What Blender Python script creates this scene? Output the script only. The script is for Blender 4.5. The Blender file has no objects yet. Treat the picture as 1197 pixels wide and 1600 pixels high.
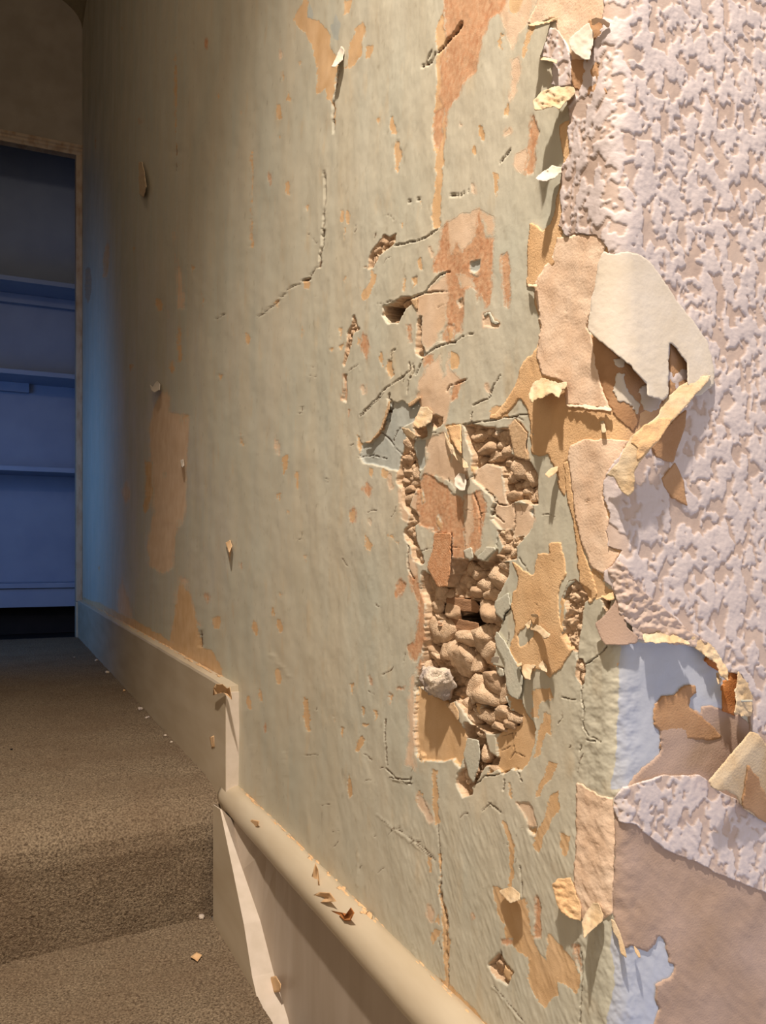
import bpy, math
import numpy as np
from mathutils import Vector

# ------------------------------------------------------------------ camera, world, lights, exposure
F = 1280.0            # focal length in photo pixels (1197 x 1600)
CX, CY = 598.5, 870.0 # principal column, horizon row
YAW = math.atan(593.0/F)
ZE = 0.488            # eye height above the lower tread
W = 0.29              # distance from the eye to the stair wall
YC = 0.337            # where the return face of the wall stands
RC = 0.010            # radius of the worn corner

S = bpy.context.scene
COL = S.collection
cam_d = bpy.data.cameras.new('camera'); cam = bpy.data.objects.new('camera', cam_d); COL.objects.link(cam)
cam_d.sensor_fit = 'VERTICAL'; cam_d.sensor_height = 36.0; cam_d.lens = 36.0*F/1600
cam_d.shift_y = (CY-800)/1600.0
cam_d.clip_start = 0.01
cam.location = (0, 0, ZE); cam.rotation_euler = (math.pi/2, 0, -YAW)
S.camera = cam
S.view_settings.view_transform = 'Standard'; S.view_settings.look = 'None'
S.view_settings.gamma = 1.0; S.view_settings.exposure = 0.0; S.view_settings.use_curve_mapping = False

wd = bpy.data.worlds.new('world'); S.world = wd; wd.use_nodes = True
wd.node_tree.nodes['Background'].inputs['Color'].default_value = (1.0, 0.86, 0.74, 1)
wd.node_tree.nodes['Background'].inputs['Strength'].default_value = 0.50

def light(name, kind, loc, target, energy, color, **kw):
    d = bpy.data.lights.new(name, kind); o = bpy.data.objects.new(name, d); COL.objects.link(o)
    o.location = loc; d.energy = energy; d.color = color
    v = Vector(target)-Vector(loc); o.rotation_euler = v.to_track_quat('-Z', 'Y').to_euler()
    for k, x in kw.items(): setattr(d, k, x)
    return o
# warm ceiling lamp in a shade above the stairs
light('ceiling_lamp', 'SPOT', (-0.22, -0.10, ZE+1.55), (-0.22, 0.15, ZE-0.6), 195, (1.0, 0.89, 0.78),
      spot_size=math.radians(108), spot_blend=0.75, shadow_soft_size=0.025)
# added warm fill at the lamp's position, lifting the dim far parts
light('warm_fill', 'POINT', (-0.22, -0.10, ZE+1.60), (0, 0, 0), 22, (1.0, 0.80, 0.60), shadow_soft_size=0.12)
# daylight from the landing window, low on the left
light('landing_window_light', 'AREA', (-0.70, 2.92, ZE+0.35), (0.5, 3.6, ZE+0.0), 4.0, (0.13, 0.40, 1.0),
      shape='RECTANGLE', size=0.7, size_y=0.7, spread=math.radians(130))
# daylight from the rooms below, reaching the return face only
light('hall_daylight', 'AREA', (1.3, -0.8, ZE-1.1), (0.45, 0.34, ZE-0.20), 9.5, (0.48, 0.60, 1.0),
      shape='RECTANGLE', size=0.8, size_y=0.8)

# ------------------------------------------------------------------ noise
def _h(i, j, seed):
    n = (i.astype(np.int64)*374761393 + j.astype(np.int64)*668265263 + seed*1442695041) & 0xffffffff
    n = ((n ^ (n >> 13))*1274126177) & 0xffffffff
    n = ((n ^ (n >> 16))*2246822519) & 0xffffffff
    return (n ^ (n >> 15)) & 0xffffffff
def noise(x, y, seed=0):
    xi = np.floor(x); yi = np.floor(y); fx = x-xi; fy = y-yi
    u = fx*fx*fx*(fx*(fx*6-15)+10); v = fy*fy*fy*(fy*(fy*6-15)+10)
    def g(a, b):
        an = _h(xi+a, yi+b, seed)/4294967296.0*2*math.pi
        return np.cos(an)*(fx-a)+np.sin(an)*(fy-b)
    return ((g(0,0)*(1-u)+g(1,0)*u)*(1-v)+(g(0,1)*(1-u)+g(1,1)*u)*v)*1.5
def fbm(x, y, oct=3, seed=0):
    s = 0; a = 1.0; t = 0
    for k in range(oct):
        s = s+a*noise(x*2**k, y*2**k, seed+k*17); t += a; a *= .5
    return s/t*1.4
def worley(x, y, seed=0):
    xi = np.floor(x); yi = np.floor(y)
    f1 = np.full(x.shape, 9.0); f2 = np.full(x.shape, 9.0)
    for a in (-1,0,1):
        for b in (-1,0,1):
            cx = xi+a; cy = yi+b
            px = cx+_h(cx, cy, seed)/4294967296.0; py = cy+_h(cx, cy, seed+7)/4294967296.0
            d = np.hypot(px-x, py-y)
            f2 = np.minimum(f2, np.maximum(f1, d)); f1 = np.minimum(f1, d)
    return f1, f2
def sst(a, b, x):
    t = np.clip((x-a)/(b-a), 0, 1); return t*t*(3-2*t)

# ------------------------------------------------------------------ wall geometry: a photo pixel <-> the point of the wall it shows
def ray(x):
    p = YAW+np.arctan((x-CX)/F); return p, np.sin(p), np.cos(p)
def unproject(x, y, off=0.0):
    """point on the wall surface pushed out by off; returns P (n,3), normal (n,2), s, along the wall"""
    x = np.asarray(x, float); y = np.asarray(y, float); off = np.zeros_like(x)+off
    p, a, b = ray(x)
    a = np.where(np.abs(a) < 1e-4, 1e-4, a)
    tl = (W-off)/a; tr = (YC-off)/b
    cx, cy = W+RC, YC+RC
    inl = tl*b > cy
    inr = (tr*a > cx) & ~inl
    r = RC+off; dc = a*cx+b*cy
    disc = np.maximum(dc*dc-(cx*cx+cy*cy-r*r), 0)
    ta = dc-np.sqrt(disc)
    t = np.where(inl, tl, np.where(inr, tr, ta))
    X = t*a; Y = t*b
    nx = np.where(inl, -1.0, np.where(inr, 0.0, (X-cx))); ny = np.where(inl, 0.0, np.where(inr, -1.0, (Y-cy)))
    n = np.hypot(nx, ny); nx = nx/n; ny = ny/n
    ang = np.arctan2(-ny, -nx)
    s = np.where(inl, -(Y-cy), np.where(inr, RC*math.pi/2+(X-cx), RC*ang))
    zc = t*np.cos(p-YAW)
    z = (CY-y)/F*zc
    return X, Y, z, nx, ny, s
def place(x, y, off):
    """wall point of the pixel, pushed out along the wall's normal"""
    X, Y, z, nx, ny, s = unproject(x, y, 0.0)
    return np.stack([X+nx*off, Y+ny*off, z+ZE], -1)
def place_ray(x, y, off):
    X, Y, z, nx, ny, s = unproject(x, y, off)
    return np.stack([X, Y, z+ZE], -1)
def onplane(x, y, X0):
    """point of the vertical plane X = X0 that the pixel shows"""
    p = YAW+math.atan((x-CX)/F); t = X0/math.sin(p)
    return (X0, t*math.cos(p), (CY-y)/F*t*math.cos(p-YAW))

# photo crops used while tracing: origin and scale
CR = {'a': (400,0,2.9925), 'b': (640,0,3.7406), 'c': (800,0,3.015), 'd': (400,400,2.9925), 'e': (800,400,3.015),
      'f': (550,600,3.42), 'g': (600,850,3.99), 'h': (850,850,3.449), 'i': (700,1200,2.408), 'j': (300,1000,2.66),
      'k': (480,360,3.99), 'l': (780,880,5.335), 'm': (1040,980,5.0), 'n': (860,1280,4.9875), 'o': (480,1320,3.99),
      'p': (0,500,2.9925), 'q': (0,900,2.286), 'r': (0,0,2.9925), 'x': (0,0,1.0)}
def pts(c, s):
    o = CR[c]; v = [float(t) for t in s.replace(',', ' ').split()]
    return np.array([(o[0]+v[i]/o[2], o[1]+v[i+1]/o[2]) for i in range(0, len(v), 2)])
def sdf(poly, x, y):
    """signed distance, positive inside"""
    d = np.full(x.shape, 1e9); ins = np.zeros(x.shape, bool); n = len(poly)
    for i in range(n):
        x0, y0 = poly[i]; x1, y1 = poly[(i+1) % n]
        ex, ey = x1-x0, y1-y0; L = ex*ex+ey*ey+1e-12
        t = np.clip(((x-x0)*ex+(y-y0)*ey)/L, 0, 1)
        d = np.minimum(d, (x-x0-t*ex)**2+(y-y0-t*ey)**2)
        c = ((y0 > y) != (y1 > y)) & (x < (x1-x0)*(y-y0)/((y1-y0) if y1 != y0 else 1e-9)+x0)
        ins ^= c
    d = np.sqrt(d); return np.where(ins, d, -d)
def dline(pl, x, y):
    d = np.full(x.shape, 1e9)
    for i in range(len(pl)-1):
        x0, y0 = pl[i]; x1, y1 = pl[i+1]; ex, ey = x1-x0, y1-y0
        t = np.clip(((x-x0)*ex+(y-y0)*ey)/(ex*ex+ey*ey+1e-12), 0, 1)
        d = np.minimum(d, (x-x0-t*ex)**2+(y-y0-t*ey)**2)
    return np.sqrt(d)
def warp(x, y, a=1.0):
    wx = 2.2*noise(x/13, y/17, 3)+1.2*noise(x/4.7, y/5.3, 5)+.9*noise(x/2.1, y/2.3, 8)
    wy = 2.2*noise(x/13, y/17, 13)+1.2*noise(x/4.7, y/5.3, 15)+.9*noise(x/2.1, y/2.3, 18)
    return x+wx*a, y+wy*a
# ------------------------------------------------------------------ what the bare wall shows, traced: (kind, depth in mm, edge softness px, outline)
# kinds: T tan primer, O terracotta plaster, P pale plaster, G grey-blue old coat, R rubble, B pale blue paint, X sage paint
LAY = []
def L(kind, depth, edge, crop, s):
    if kind in 'OP' and abs(depth) <= .9 and edge >= 1.5: depth *= .35; edge = edge*2
    elif abs(depth) < 1.5: depth *= .55
    LAY.append((kind, depth, edge, pts(crop, s)))
# upper wall
L('T',-.2,1,'a','225 0 205 30 170 95 200 135 235 150 255 200 275 260 285 320 280 380 285 445 325 415 330 465 360 480 370 400 385 330 385 270 360 240 345 220 340 150 320 120 290 95 260 90 240 60 245 0 240 -60 225 -60')
L('T',-.2,1,'a','430 310 440 200 470 130 500 105 515 140 500 200 490 265 440 320 415 315')
L('G',0,1,'a','245 0 270 50 262 90 240 70 250 30'); L('G',0,1,'a','350 120 375 60 395 110 385 190 355 180')
for s in ('515 215 545 210 535 265 515 270','415 0 460 0 435 60 410 70','95 490 115 485 118 560 95 560','145 430 158 425 160 480 142 470',
          '400 980 412 985 410 1040 397 1025','425 985 442 990 438 1050 423 1040','410 1060 420 1065 415 1130','362 480 378 470 372 560 366 610',
          '565 560 585 550 575 585','675 1040 690 1042 688 1070','410 1290 422 1290 418 1330','85 1410 105 1400 100 1440','222 1310 250 1315 250 1355 230 1350',
          '765 940 775 940 772 990','1110 860 1130 830 1135 890 1120 930','200 285 210 285 208 320','690 1340 700 1340 690 1370','735 1300 760 1295 755 1330 735 1345'):
    L('T',-.2,1,'a',s)
L('T',-.2,1,'a','545 1260 565 1290 555 1340 520 1410 495 1400 485 1330 490 1370 525 1330')
L('T',-1.0,1,'a','655 660 675 665 678 720 665 810 650 790 650 720')
L('P',-.1,3,'b','540 -60 740 -60 740 0 700 130 640 200 600 290 570 200 560 160 545 80')
L('T',-.2,2,'b','590 -60 680 -60 670 0 650 60 618 95 592 60'); L('T',-.2,1,'b','745 150 715 200 700 260 680 330 660 340 655 320 675 250 690 180 710 150')
L('P',-.1,2,'b','600 350 640 330 660 420 620 520 590 600 580 560 600 460'); L('T',-.8,1,'b','555 650 575 600 585 640 575 680 552 678'); L('T',-.6,1,'b','520 260 545 190 553 200 535 290')
L('P',-.2,1,'b','550 780 585 745 590 765 550 800')
L('O',-.6,2.5,'a','878 -60 1180 -60 1180 0 1150 60 1090 90 1060 200 1040 280 1030 330 960 400 950 450 915 480 890 520 885 600 875 700 860 640 850 500 865 380 855 300 880 200 875 60')
L('T',-.8,1.2,'a','870 60 880 200 860 300 865 380 855 450 875 520 885 600 875 700 872 800 868 880 862 960 858 1060 830 1070 820 1030 822 960 840 880 838 800 835 700 820 640 820 580 832 520 838 440 845 380 840 300 850 240 835 180 850 100')
L('O',-1.4,1.5,'a','832 520 870 500 866 640 855 700 835 690 820 640 820 580')
L('O',-.8,1.2,'b','725 670 740 700 760 770 745 830 735 900 725 1010 680 1020 685 930 700 850 705 740')
L('P',-.1,3,'b','620 900 680 870 680 980 650 1010 610 960'); L('T',-.1,3,'b','490 1000 520 1020 515 1150 500 1130')
# terracotta smear above and below the row of holes
L('P',-.2,4,'a','860 1060 960 1000 1040 980 1115 1010 1120 1120 1080 1180 960 1200 900 1260 850 1250 860 1150')
L('O',-.5,2.5,'a','870 1060 890 1050 900 1200 940 1130 960 1180 1030 1090 1040 1000 1070 1060 1080 1110 1115 1100 1118 1180 1110 1280 1095 1420 1080 1430 1060 1370 1030 1440 1035 1360 1000 1340 970 1360 965 1496 960 1560 900 1560 880 1480 890 1400 880 1300 900 1250 850 1280 830 1270 835 1210')
L('P',-.5,2,'a','930 1280 1000 1290 1020 1340 960 1350'); 
L('O',-.5,2,'a','1145 1190 1175 1175 1190 1240 1190 1380 1180 1440 1160 1430 1155 1300')
L('P',-.4,1.5,'k','650 425 740 390 800 320 870 270 880 400 860 520 870 600 820 640 900 590 920 650 860 690 800 690 750 750 710 700 700 600 690 500 680 470')
L('O',-1.0,1.5,'k','830 640 870 580 920 600 910 690 860 700 820 690'); L('O',-.9,2,'k','870 400 950 400 960 520 960 600 900 580 860 540 880 460')
L('O',-.4,2,'k','730 780 790 770 780 830 730 850'); L('T',-.4,1.5,'k','895 760 945 770 945 860 905 870 880 840')
L('P',-.3,2.5,'k','740 870 830 760 850 930 880 760 900 880 960 930 950 990 900 1080 880 1150 860 1197 770 1197 720 1080 700 960')
L('O',-.8,1,'k','900 990 930 950 1000 925 960 960 930 1040 900 1070'); L('T',-.3,1,'k','1140 1120 1170 1095 1240 1100 1260 1170 1140 1175')
L('O',-.2,1,'k','345 640 380 660 380 760 365 800 340 720'); L('T',-1.2,1,'k','500 800 530 810 535 900 510 920 490 860'); L('O',-.3,1,'k','620 590 640 590 655 700 635 710')
L('T',-.2,1,'k','320 670 335 680 330 720 320 700'); L('P',-1,1,'k','1105 600 1105 520 1140 505 1165 560 1197 580 1197 600')
L('G',-1.5,1,'k','1010 200 1080 180 1075 240 1040 262 1010 250'); L('R',-1.5,1,'k','930 440 965 420 970 470 945 475'); L('P',.3,1,'k','1010 250 1040 265 1075 245 1070 285 1035 275')
# grey-blue patch of the older coat
L('G',-1.7,.8,'f','205 90 240 100 270 90 300 115 370 70 360 120 330 200 270 230 290 260 262 380 245 470 160 440 60 420 35 380 50 320 100 310 150 260 180 190 195 130')
L('P',-.8,2,'f','345 60 400 10 430 60 430 160 420 200 390 230 350 240 325 220 365 120')
L('T',-1.4,.8,'f','25 275 40 285 50 325 35 375 30 340'); L('T',-1.0,.8,'f','135 260 175 180 180 200 150 265 90 320')
L('G',-1.5,1,'f','330 300 392 300 386 440 360 460 330 430')
# centre: peach plaster, terracotta, cavities
L('P',-.8,1.5,'f','400 290 490 260 560 350 610 440 620 520 560 560 520 520 480 500 420 490 380 470 400 400')
L('T',-.8,1.5,'f','500 220 580 215 585 380 540 330'); L('X',-.4,1,'f','590 240 640 400 640 470 620 440 595 380')
L('O',-1.2,1.2,'f','380 470 430 500 520 560 600 620 600 760 605 935 530 935 530 800 440 795 370 755 350 740 350 590 362 520')
L('O',-.2,.8,'f','440 795 530 800 525 1000 510 1080 460 1085 400 980 430 900'); L('O',-.4,1,'f','600 600 690 570 715 640 700 760 690 860 650 930 610 900')
L('P',-.6,2,'f','600 600 640 590 650 760 620 870 600 850'); L('P',-.7,1,'f','250 560 345 590 345 740 300 740 262 720 255 640')
L('T',-1.6,1,'f','640 470 700 420 790 440 800 530 830 640 960 640 975 720 940 800 860 850 800 790 740 720 760 620 700 560 640 510')
L('P',-1.6,1,'f','640 470 700 420 790 440 800 530 830 640 960 640 975 720 940 800 860 850 800 790 740 720 760 620 700 560 640 510')
L('R',-9,1,'f','600 225 640 215 700 232 800 240 840 240 850 380 880 400 940 405 985 480 990 640 940 640 900 615 820 645 815 600 800 530 790 440 700 425 640 465 640 380 612 290')
L('P',-.3,1,'f','828 235 870 180 940 260 930 340 950 410 870 390 845 300')
L('R',-7,1.2,'f','270 235 330 290 322 340 350 470 355 560 330 570 300 650 345 700 350 745 330 760 345 850 385 950 372 962 330 940 318 870 290 830 280 790 300 760 310 700 270 640 262 560 238 520 250 420 268 350 290 290')
L('R',-9,1,'f','330 235 360 222 395 235 400 275 370 290 340 270'); L('R',-7,1,'f','420 178 445 165 480 180 480 215 440 245')
L('X',-.3,1,'f','370 755 420 770 430 830 400 900 380 860'); L('R',-4,1,'f','775 782 845 785 850 830 905 812 912 830 870 870 880 935 780 945 770 930 810 880')
L('G',-3,1,'f','935 680 955 665 955 710'); L('P',-.4,2,'f','300 880 340 960 360 1080 330 1110 300 1020')
L('O',-.6,1.2,'f','232 1080 250 1045 285 1070 270 1110 240 1145'); L('O',-.2,1.5,'f','60 560 80 520 112 560 95 605'); L('O',-.2,1,'f','-10 680 10 665 22 680 20 740 -12 735')
for s in ('195 810 215 800 225 840','230 840 250 845 250 870','75 800 110 860 108 890 75 880','90 445 115 460 105 500 92 480','160 450 200 470 190 510 165 500'): L('T',-.2,1,'f',s)
L('R',-13,1.0,'g','420 95 510 100 540 60 600 110 640 110 700 40 700 110 770 120 765 200 700 320 690 380 730 480 720 530 690 560 700 640 680 700 670 760 740 770 750 830 770 900 750 960 780 1040 850 1080 820 1150 720 1180 640 1180 560 1130 500 1050 450 970 400 990 300 950 230 880 190 930 200 850 240 700 260 520 260 400 230 280 240 170 300 200 340 270 390 260 410 180')
L('R',-80,.8,'g','405 345 560 352 575 430 575 500 480 535 410 560 390 470 445 435 400 400')
L('O',-.8,1.5,'g','160 200 200 200 240 330 250 480 250 600 210 740 175 730 135 650 190 590 215 480 210 360 175 280')
L('O',-.6,1.5,'g','195 770 240 700 235 780 195 870'); L('O',-.5,1,'g','70 900 130 882 125 910 80 912'); L('O',-.3,1,'g','35 930 55 945 30 1000')
L('T',-2.6,1.2,'g','200 880 300 950 400 990 460 1100 500 1180 500 1290 470 1400 420 1340 350 1360 300 1350 230 1350 200 1300 190 1100')
L('T',-2.0,1,'g','760 930 850 980 900 1080 940 1160 930 1250 900 1350 850 1420 790 1400 740 1440 700 1400 640 1440 640 1400 700 1330 690 1200 740 1150 830 1130 850 1080 790 1040')
L('R',-12,1,'g','500 1110 560 1140 620 1180 640 1290 700 1340 690 1380 620 1380 590 1440 540 1520 545 1560 490 1580 450 1490 460 1430 500 1400 510 1300 490 1180')
L('P',.3,2,'g','160 830 205 800 190 1000 195 1420 130 1380 160 1200 150 1000')
for s in ('300 1400 325 1420 335 1560 310 1600 305 1500','210 1540 240 1560 235 1620 205 1620','215 1290 240 1310 250 1360 225 1340'): L('T',-.6,1,'g',s)
# tears and holes
L('R',-16,.8,'k','480 475 550 452 590 425 640 415 648 450 620 480 595 520 570 572 500 572 475 530'); L('R',-80,.8,'k','484 476 545 462 590 430 640 425 630 465 590 505 565 560 500 566 480 530')
L('R',-6,1,'k','385 240 390 180 410 120 440 90 480 30 510 45 550 30 550 70 500 110 450 150 410 220')
L('R',-5,.8,'k','250 640 272 600 290 530 310 600 325 618 285 635 255 760 230 840 224 830 240 760 245 690'); L('O',-2,1,'k','225 900 240 900 247 1000 237 1075 205 1050 228 980'); L('O',-1,1,'k','250 1120 262 1120 258 1160')
L('R',-6,.8,'k','675 745 690 560 708 540 702 700 738 770 715 790 680 770'); L('G',-2,.8,'k','705 705 740 770 715 785 700 750')
for s in ('200 610 212 605 205 680','150 730 165 740 150 770','190 720 225 700 215 750','350 230 370 215 375 240','600 280 612 290 605 380 595 380','655 290 690 290 680 340 655 320'): L('T',-.8,1,'k',s)
# right part below
L('R',-4.5,.9,'l','600 150 640 138 760 230 768 290 712 320 692 400 685 520 664 620 655 735 600 720 545 620 550 500 580 400 545 280 570 210')
L('R',-4,.9,'l','665 790 700 800 716 850 702 1000 690 1010 640 930 650 860'); L('R',-10,.9,'l','850 300 900 298 925 325 900 385 885 400')
L('T',-.3,1,'l','780 -40 790 30 820 60 880 180 955 230 957 290 920 320 860 270 800 310 790 200 770 60'); L('T',-.2,1,'l','985 830 1010 815 1015 845 990 855')
L('T',.1,2,'l','530 300 555 280 548 500 540 600 520 520')
for s in ('915 910 1040 900 1060 960 1000 970 970 990 965 1085 920 1080 925 980','1000 1050 1040 1060 1050 1200 1010 1180 985 1230 980 1310 930 1340 940 1260 960 1180','1020 1350 1080 1370 1060 1440 1010 1500 970 1570 945 1580 960 1500 1000 1450'): L('T',-.2,1,'g',s)
for s in ('385 110 415 85 425 150 395 190 370 250 340 325 322 300 325 250 365 190','195 195 225 215 250 290 245 380 240 450 228 440 232 340 230 280','425 240 460 260 455 320 440 330 425 290',
          '165 450 190 450 260 490 290 490 300 560 310 620 340 690 370 720 375 620 400 640 440 690 470 720 495 790 480 850 450 820 410 800 420 850 380 880 365 905 320 860 300 790 310 720 260 690 215 640 215 590 180 550'): L('T',-.3,1,'i',s)
L('P',-1.2,1,'i','258 130 290 125 320 150 335 220 320 250 300 235 300 200'); L('O',-1.2,1,'i','330 480 345 490 348 640 320 640'); L('T',-2,1,'i','300 225 335 225 325 250 310 245')
L('R',-9,1,'i','150 740 190 700 215 740 240 770 220 815 180 790'); L('T',-1.2,1,'i','205 740 240 770 220 810 205 780'); L('O',-1,1,'i','475 660 495 660 498 780 480 740'); L('O',-.8,1,'i','195 645 240 640 240 665 200 665')
L('T',-.3,1.5,'i','-10 600 5 640 5 900 60 930 120 965 40 990 -60 990 -20 930 -10 880')
# pale blue paint on the return face, and the lumpy filler by the corner
L('B',0,.8,'h','412 540 640 520 800 540 960 620 980 760 960 900 1000 1200 900 1300 360 1320 362 1280 385 1200 400 900 405 700')
L('B',0,3,'n','480 860 460 1000 500 1150 495 1300 440 1560 430 1700 1000 1700 1050 1000 900 840')
# left part of the wall, further off
L('P',-.3,1.5,'p','735 370 770 330 800 360 790 430 850 440 885 450 880 560 870 760 870 880 850 985 830 930 810 1160 760 1190 700 1160 690 1050 715 900 700 600 700 480')
L('T',-.8,1.5,'p','680 650 710 670 715 790 700 880 670 910 680 800'); L('P',-.2,1.5,'p','840 1200 870 1210 900 1330 930 1420 950 1497 955 1530 800 1530 800 1497 815 1300 830 1230')
L('T',-.3,1.5,'q','640 20 680 60 700 150 730 210 790 330 800 380 740 350 620 280 610 220'); L('T',-.4,1,'q','760 150 785 140 790 190 765 185')
L('X',0,3,'q','700 170 740 190 760 260 730 260'); L('P',-.4,2,'p','565 1200 600 1300 620 1420 570 1400 545 1330'); L('P',-.3,2,'p','570 800 590 750 610 830 590 860')
L('P',-.5,1,'r','825 1190 850 1300 865 1440 830 1440'); L('T',-1.5,1,'r','480 1200 515 1070 510 1200 500 1310 480 1290'); L('R',-6,1,'r','402 1260 418 1240 425 1330 412 1420 402 1390')
for s in ('810 80 818 80 826 370 822 800 815 600','1170 690 1182 700 1180 1160 1170 1150 1176 900','555 120 570 130 565 160','965 190 975 195 970 240','895 1240 910 1250 900 1280','942 1370 952 1370 950 1430','620 1150 632 1160 630 1200','825 1100 833 1100 830 1150','440 640 450 640 448 730','520 640 527 640 525 690'): L('T',-.6,1,'r',s)
for s in ('825 30 840 30 850 190 830 200','845 470 870 440 880 450 850 480','1020 250 1035 255 1030 290','1070 1030 1085 1050 1078 1130 1070 1080','1125 530 1140 560 1145 590 1130 590','605 205 625 210 610 245','540 850 550 850 545 880','455 1150 468 1150 465 1180','765 710 778 712 770 735'): L('T',-.8,1,'p',s)
for s in ('125 940 150 930 155 970 130 1030','185 1010 200 1010 195 1100 187 1090','85 1115 110 1105 105 1145','435 1200 465 1180 468 1240 440 1240','145 1190 155 1190 155 1230','222 1400 238 1400 232 1440','210 380 220 330 228 350 212 385'): L('T',-.3,1,'d',s)
for s in ('460 235 480 250 490 380 478 385 465 330','705 280 718 280 716 320 705 315','680 430 710 400 718 420 690 470 678 465','640 620 655 560 668 640 655 660','618 360 635 365 625 400','815 220 835 230 820 260','655 180 672 180 668 230','755 290 770 290 765 335','710 340 735 350 715 362','1000 540 1020 600 1028 760 1010 770 1000 700','535 930 545 985 520 1020 512 990'): L('T',-.7,1,'j',s)
L('P',-.8,1,'j','935 640 960 660 1000 750 985 760 940 690')
L('T',-1.2,1,'o','820 60 835 60 830 280 880 470 890 640 885 730 855 730 840 500 825 340'); L('T',-.3,1,'o','765 580 790 530 830 530 825 570 775 620'); L('T',-.3,1,'o','810 430 835 460 830 510 805 480')
L('T',-.3,1,'o','745 70 770 80 775 170 760 170'); L('T',-.4,1,'o','1155 260 1180 270 1200 430 1170 420')
L('T',-.1,3,'x','372 1240 375 1232 392 1245 480 1340 510 1370 560 1420 575 1445 566 1450 520 1408 470 1355 400 1280'); L('T',-.1,3,'x','640 1500 680 1525 705 1540 745 1580 790 1640 740 1640 700 1590')
L('T',-.1,2,'x','128 932 160 945 210 968 270 1004 320 1036 350 1056 346 1074 270 1024 200 978 128 942')
# small chips scraped out all over the painted face
_r = np.random.RandomState(11)
def chip():
    x = 200+680*_r.rand(); y = 40+1500*_r.rand(); h = 3+9*_r.rand(); w = h*(.16+.25*_r.rand()); a = np.linspace(0, 2*np.pi, 7)[:-1]
    if y > 870+(x-345)*.9+350: return
    k = 1+.35*_r.rand(6); LAY.append(('TTTPO'[_r.randint(5)], -.25, 1, np.stack([x+w*k*np.cos(a)+.15*h*np.sin(a), y+h*k*np.sin(a)], -1)))
for _i in range(75): chip()
# cracks: (width px, depth mm, line)
CRK = []
def K(w, d, crop, s): CRK.append((w, d, pts(crop, s)))
K(2.0,3,'a','320 800 325 900 315 1080'); K(3.4,4,'a','318 1075 308 1150 298 1245'); K(1.6,2,'a','298 1240 280 1250 240 1310 150 1350 90 1420 0 1490'); K(4,4,'a','225 1312 250 1305')
K(2.0,3,'a','850 1070 800 1110 740 1130 650 1145'); K(3,4,'a','368 480 362 560 366 620'); K(2.4,3,'a','390 330 380 380 372 440'); K(4,4,'a','385 300 405 240')
K(7,4,'a','955 110 930 150 880 200'); K(4,2,'a','880 210 840 250 815 290 780 310'); K(3,3,'a','820 240 790 290'); K(2.5,2,'a','1190 700 1160 735 1140 760'); K(1.4,2,'a','900 915 950 912 990 895'); K(1.4,2,'a','705 940 740 935 770 930')
K(2.6,3,'k','885 255 830 275 770 340 740 385 650 420'); K(1.6,2,'k','740 390 870 375'); K(2.2,3,'k','700 540 690 640 692 700'); K(2.2,3,'k','735 780 800 730 880 700 920 700'); K(1.2,1.5,'k','900 700 990 650 1060 640')
K(1.6,2.5,'k','640 820 642 870 600 910 560 940 470 1000 330 1150'); K(2.2,3,'k','720 800 700 850 680 900'); K(2,3,'k','640 920 665 880 660 840'); K(1.4,2,'k','1197 900 1140 1000 1120 1050 1040 1090'); K(1.8,2,'k','870 1000 890 970 1000 930')
K(1.6,2,'k','550 740 530 750 525 800'); K(1.2,2,'k','635 930 622 1030'); K(1.2,1.2,'k','440 460 550 435'); K(1.2,1.2,'k','250 880 320 835'); K(2,3,'k','500 1040 525 1060 500 1190'); K(1.4,2,'k','580 80 700 65 800 0'); K(1.2,1.5,'k','330 1160 480 1010')
K(1.8,2,'f','590 217 760 190 940 160'); K(2.4,3,'f','195 50 190 150'); K(1.2,2,'f','640 150 640 210'); K(1.8,3,'f','300 860 300 990 330 1040'); K(1.4,2,'f','755 0 735 70 650 110'); K(1.8,3,'f','530 800 527 930'); K(1.8,2,'f','775 790 770 900'); K(1.4,1.5,'f','440 795 500 800 530 810')
K(1.4,2,'f','35 395 100 380 180 400'); K(1.4,2,'f','150 260 200 310 260 380'); K(1.4,2,'f','210 300 250 230 300 270'); K(2,3,'f','870 180 940 260 925 350'); K(1.4,2,'f','640 490 560 560'); K(2,3,'f','650 580 685 700 680 790'); K(1.8,2,'f','740 700 760 640')
K(1.6,3,'f','700 560 740 600 770 640 820 650'); K(1.6,3,'f','750 660 750 700 800 740'); K(1.6,2,'f','855 640 860 700 850 790'); K(1.4,2,'f','820 440 850 520 940 560'); K(1.4,2,'f','895 930 940 1000')
K(2,4,'g','785 400 745 440 740 480'); K(2.2,3,'g','850 975 880 1060 920 1110 940 1160'); K(2.2,4,'g','510 1180 505 1310 520 1420'); K(2,3,'g','560 1500 620 1450 700 1440 780 1410'); K(1.6,2,'g','750 1470 745 1540'); K(1.6,2,'g','10 1400 80 1460 160 1470')
K(1.3,1.5,'g','720 1200 780 1180 800 1300'); K(1.3,1.5,'g','720 1290 770 1260'); K(1.3,1.5,'g','770 1340 800 1300 860 1330'); K(1.3,1.5,'g','820 1400 860 1480'); K(3,3,'g','165 1460 160 1495')
K(2.2,3,'l','650 735 665 795 705 800'); K(2,2.5,'l','720 845 770 815 820 780 870 730 890 690'); K(2,3,'l','698 1000 690 1130 718 1200 710 1370'); K(1.4,1.5,'l','710 1380 770 1450 850 1490'); K(2.4,3,'l','740 1470 800 1490'); K(2,3,'l','690 1510 675 1560'); K(2,4,'l','860 310 885 385')
K(3,3,'l','720 250 745 270 760 300'); K(1.4,2,'l','530 1120 640 1140'); K(1.8,2.5,'l','35 470 90 370')
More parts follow.
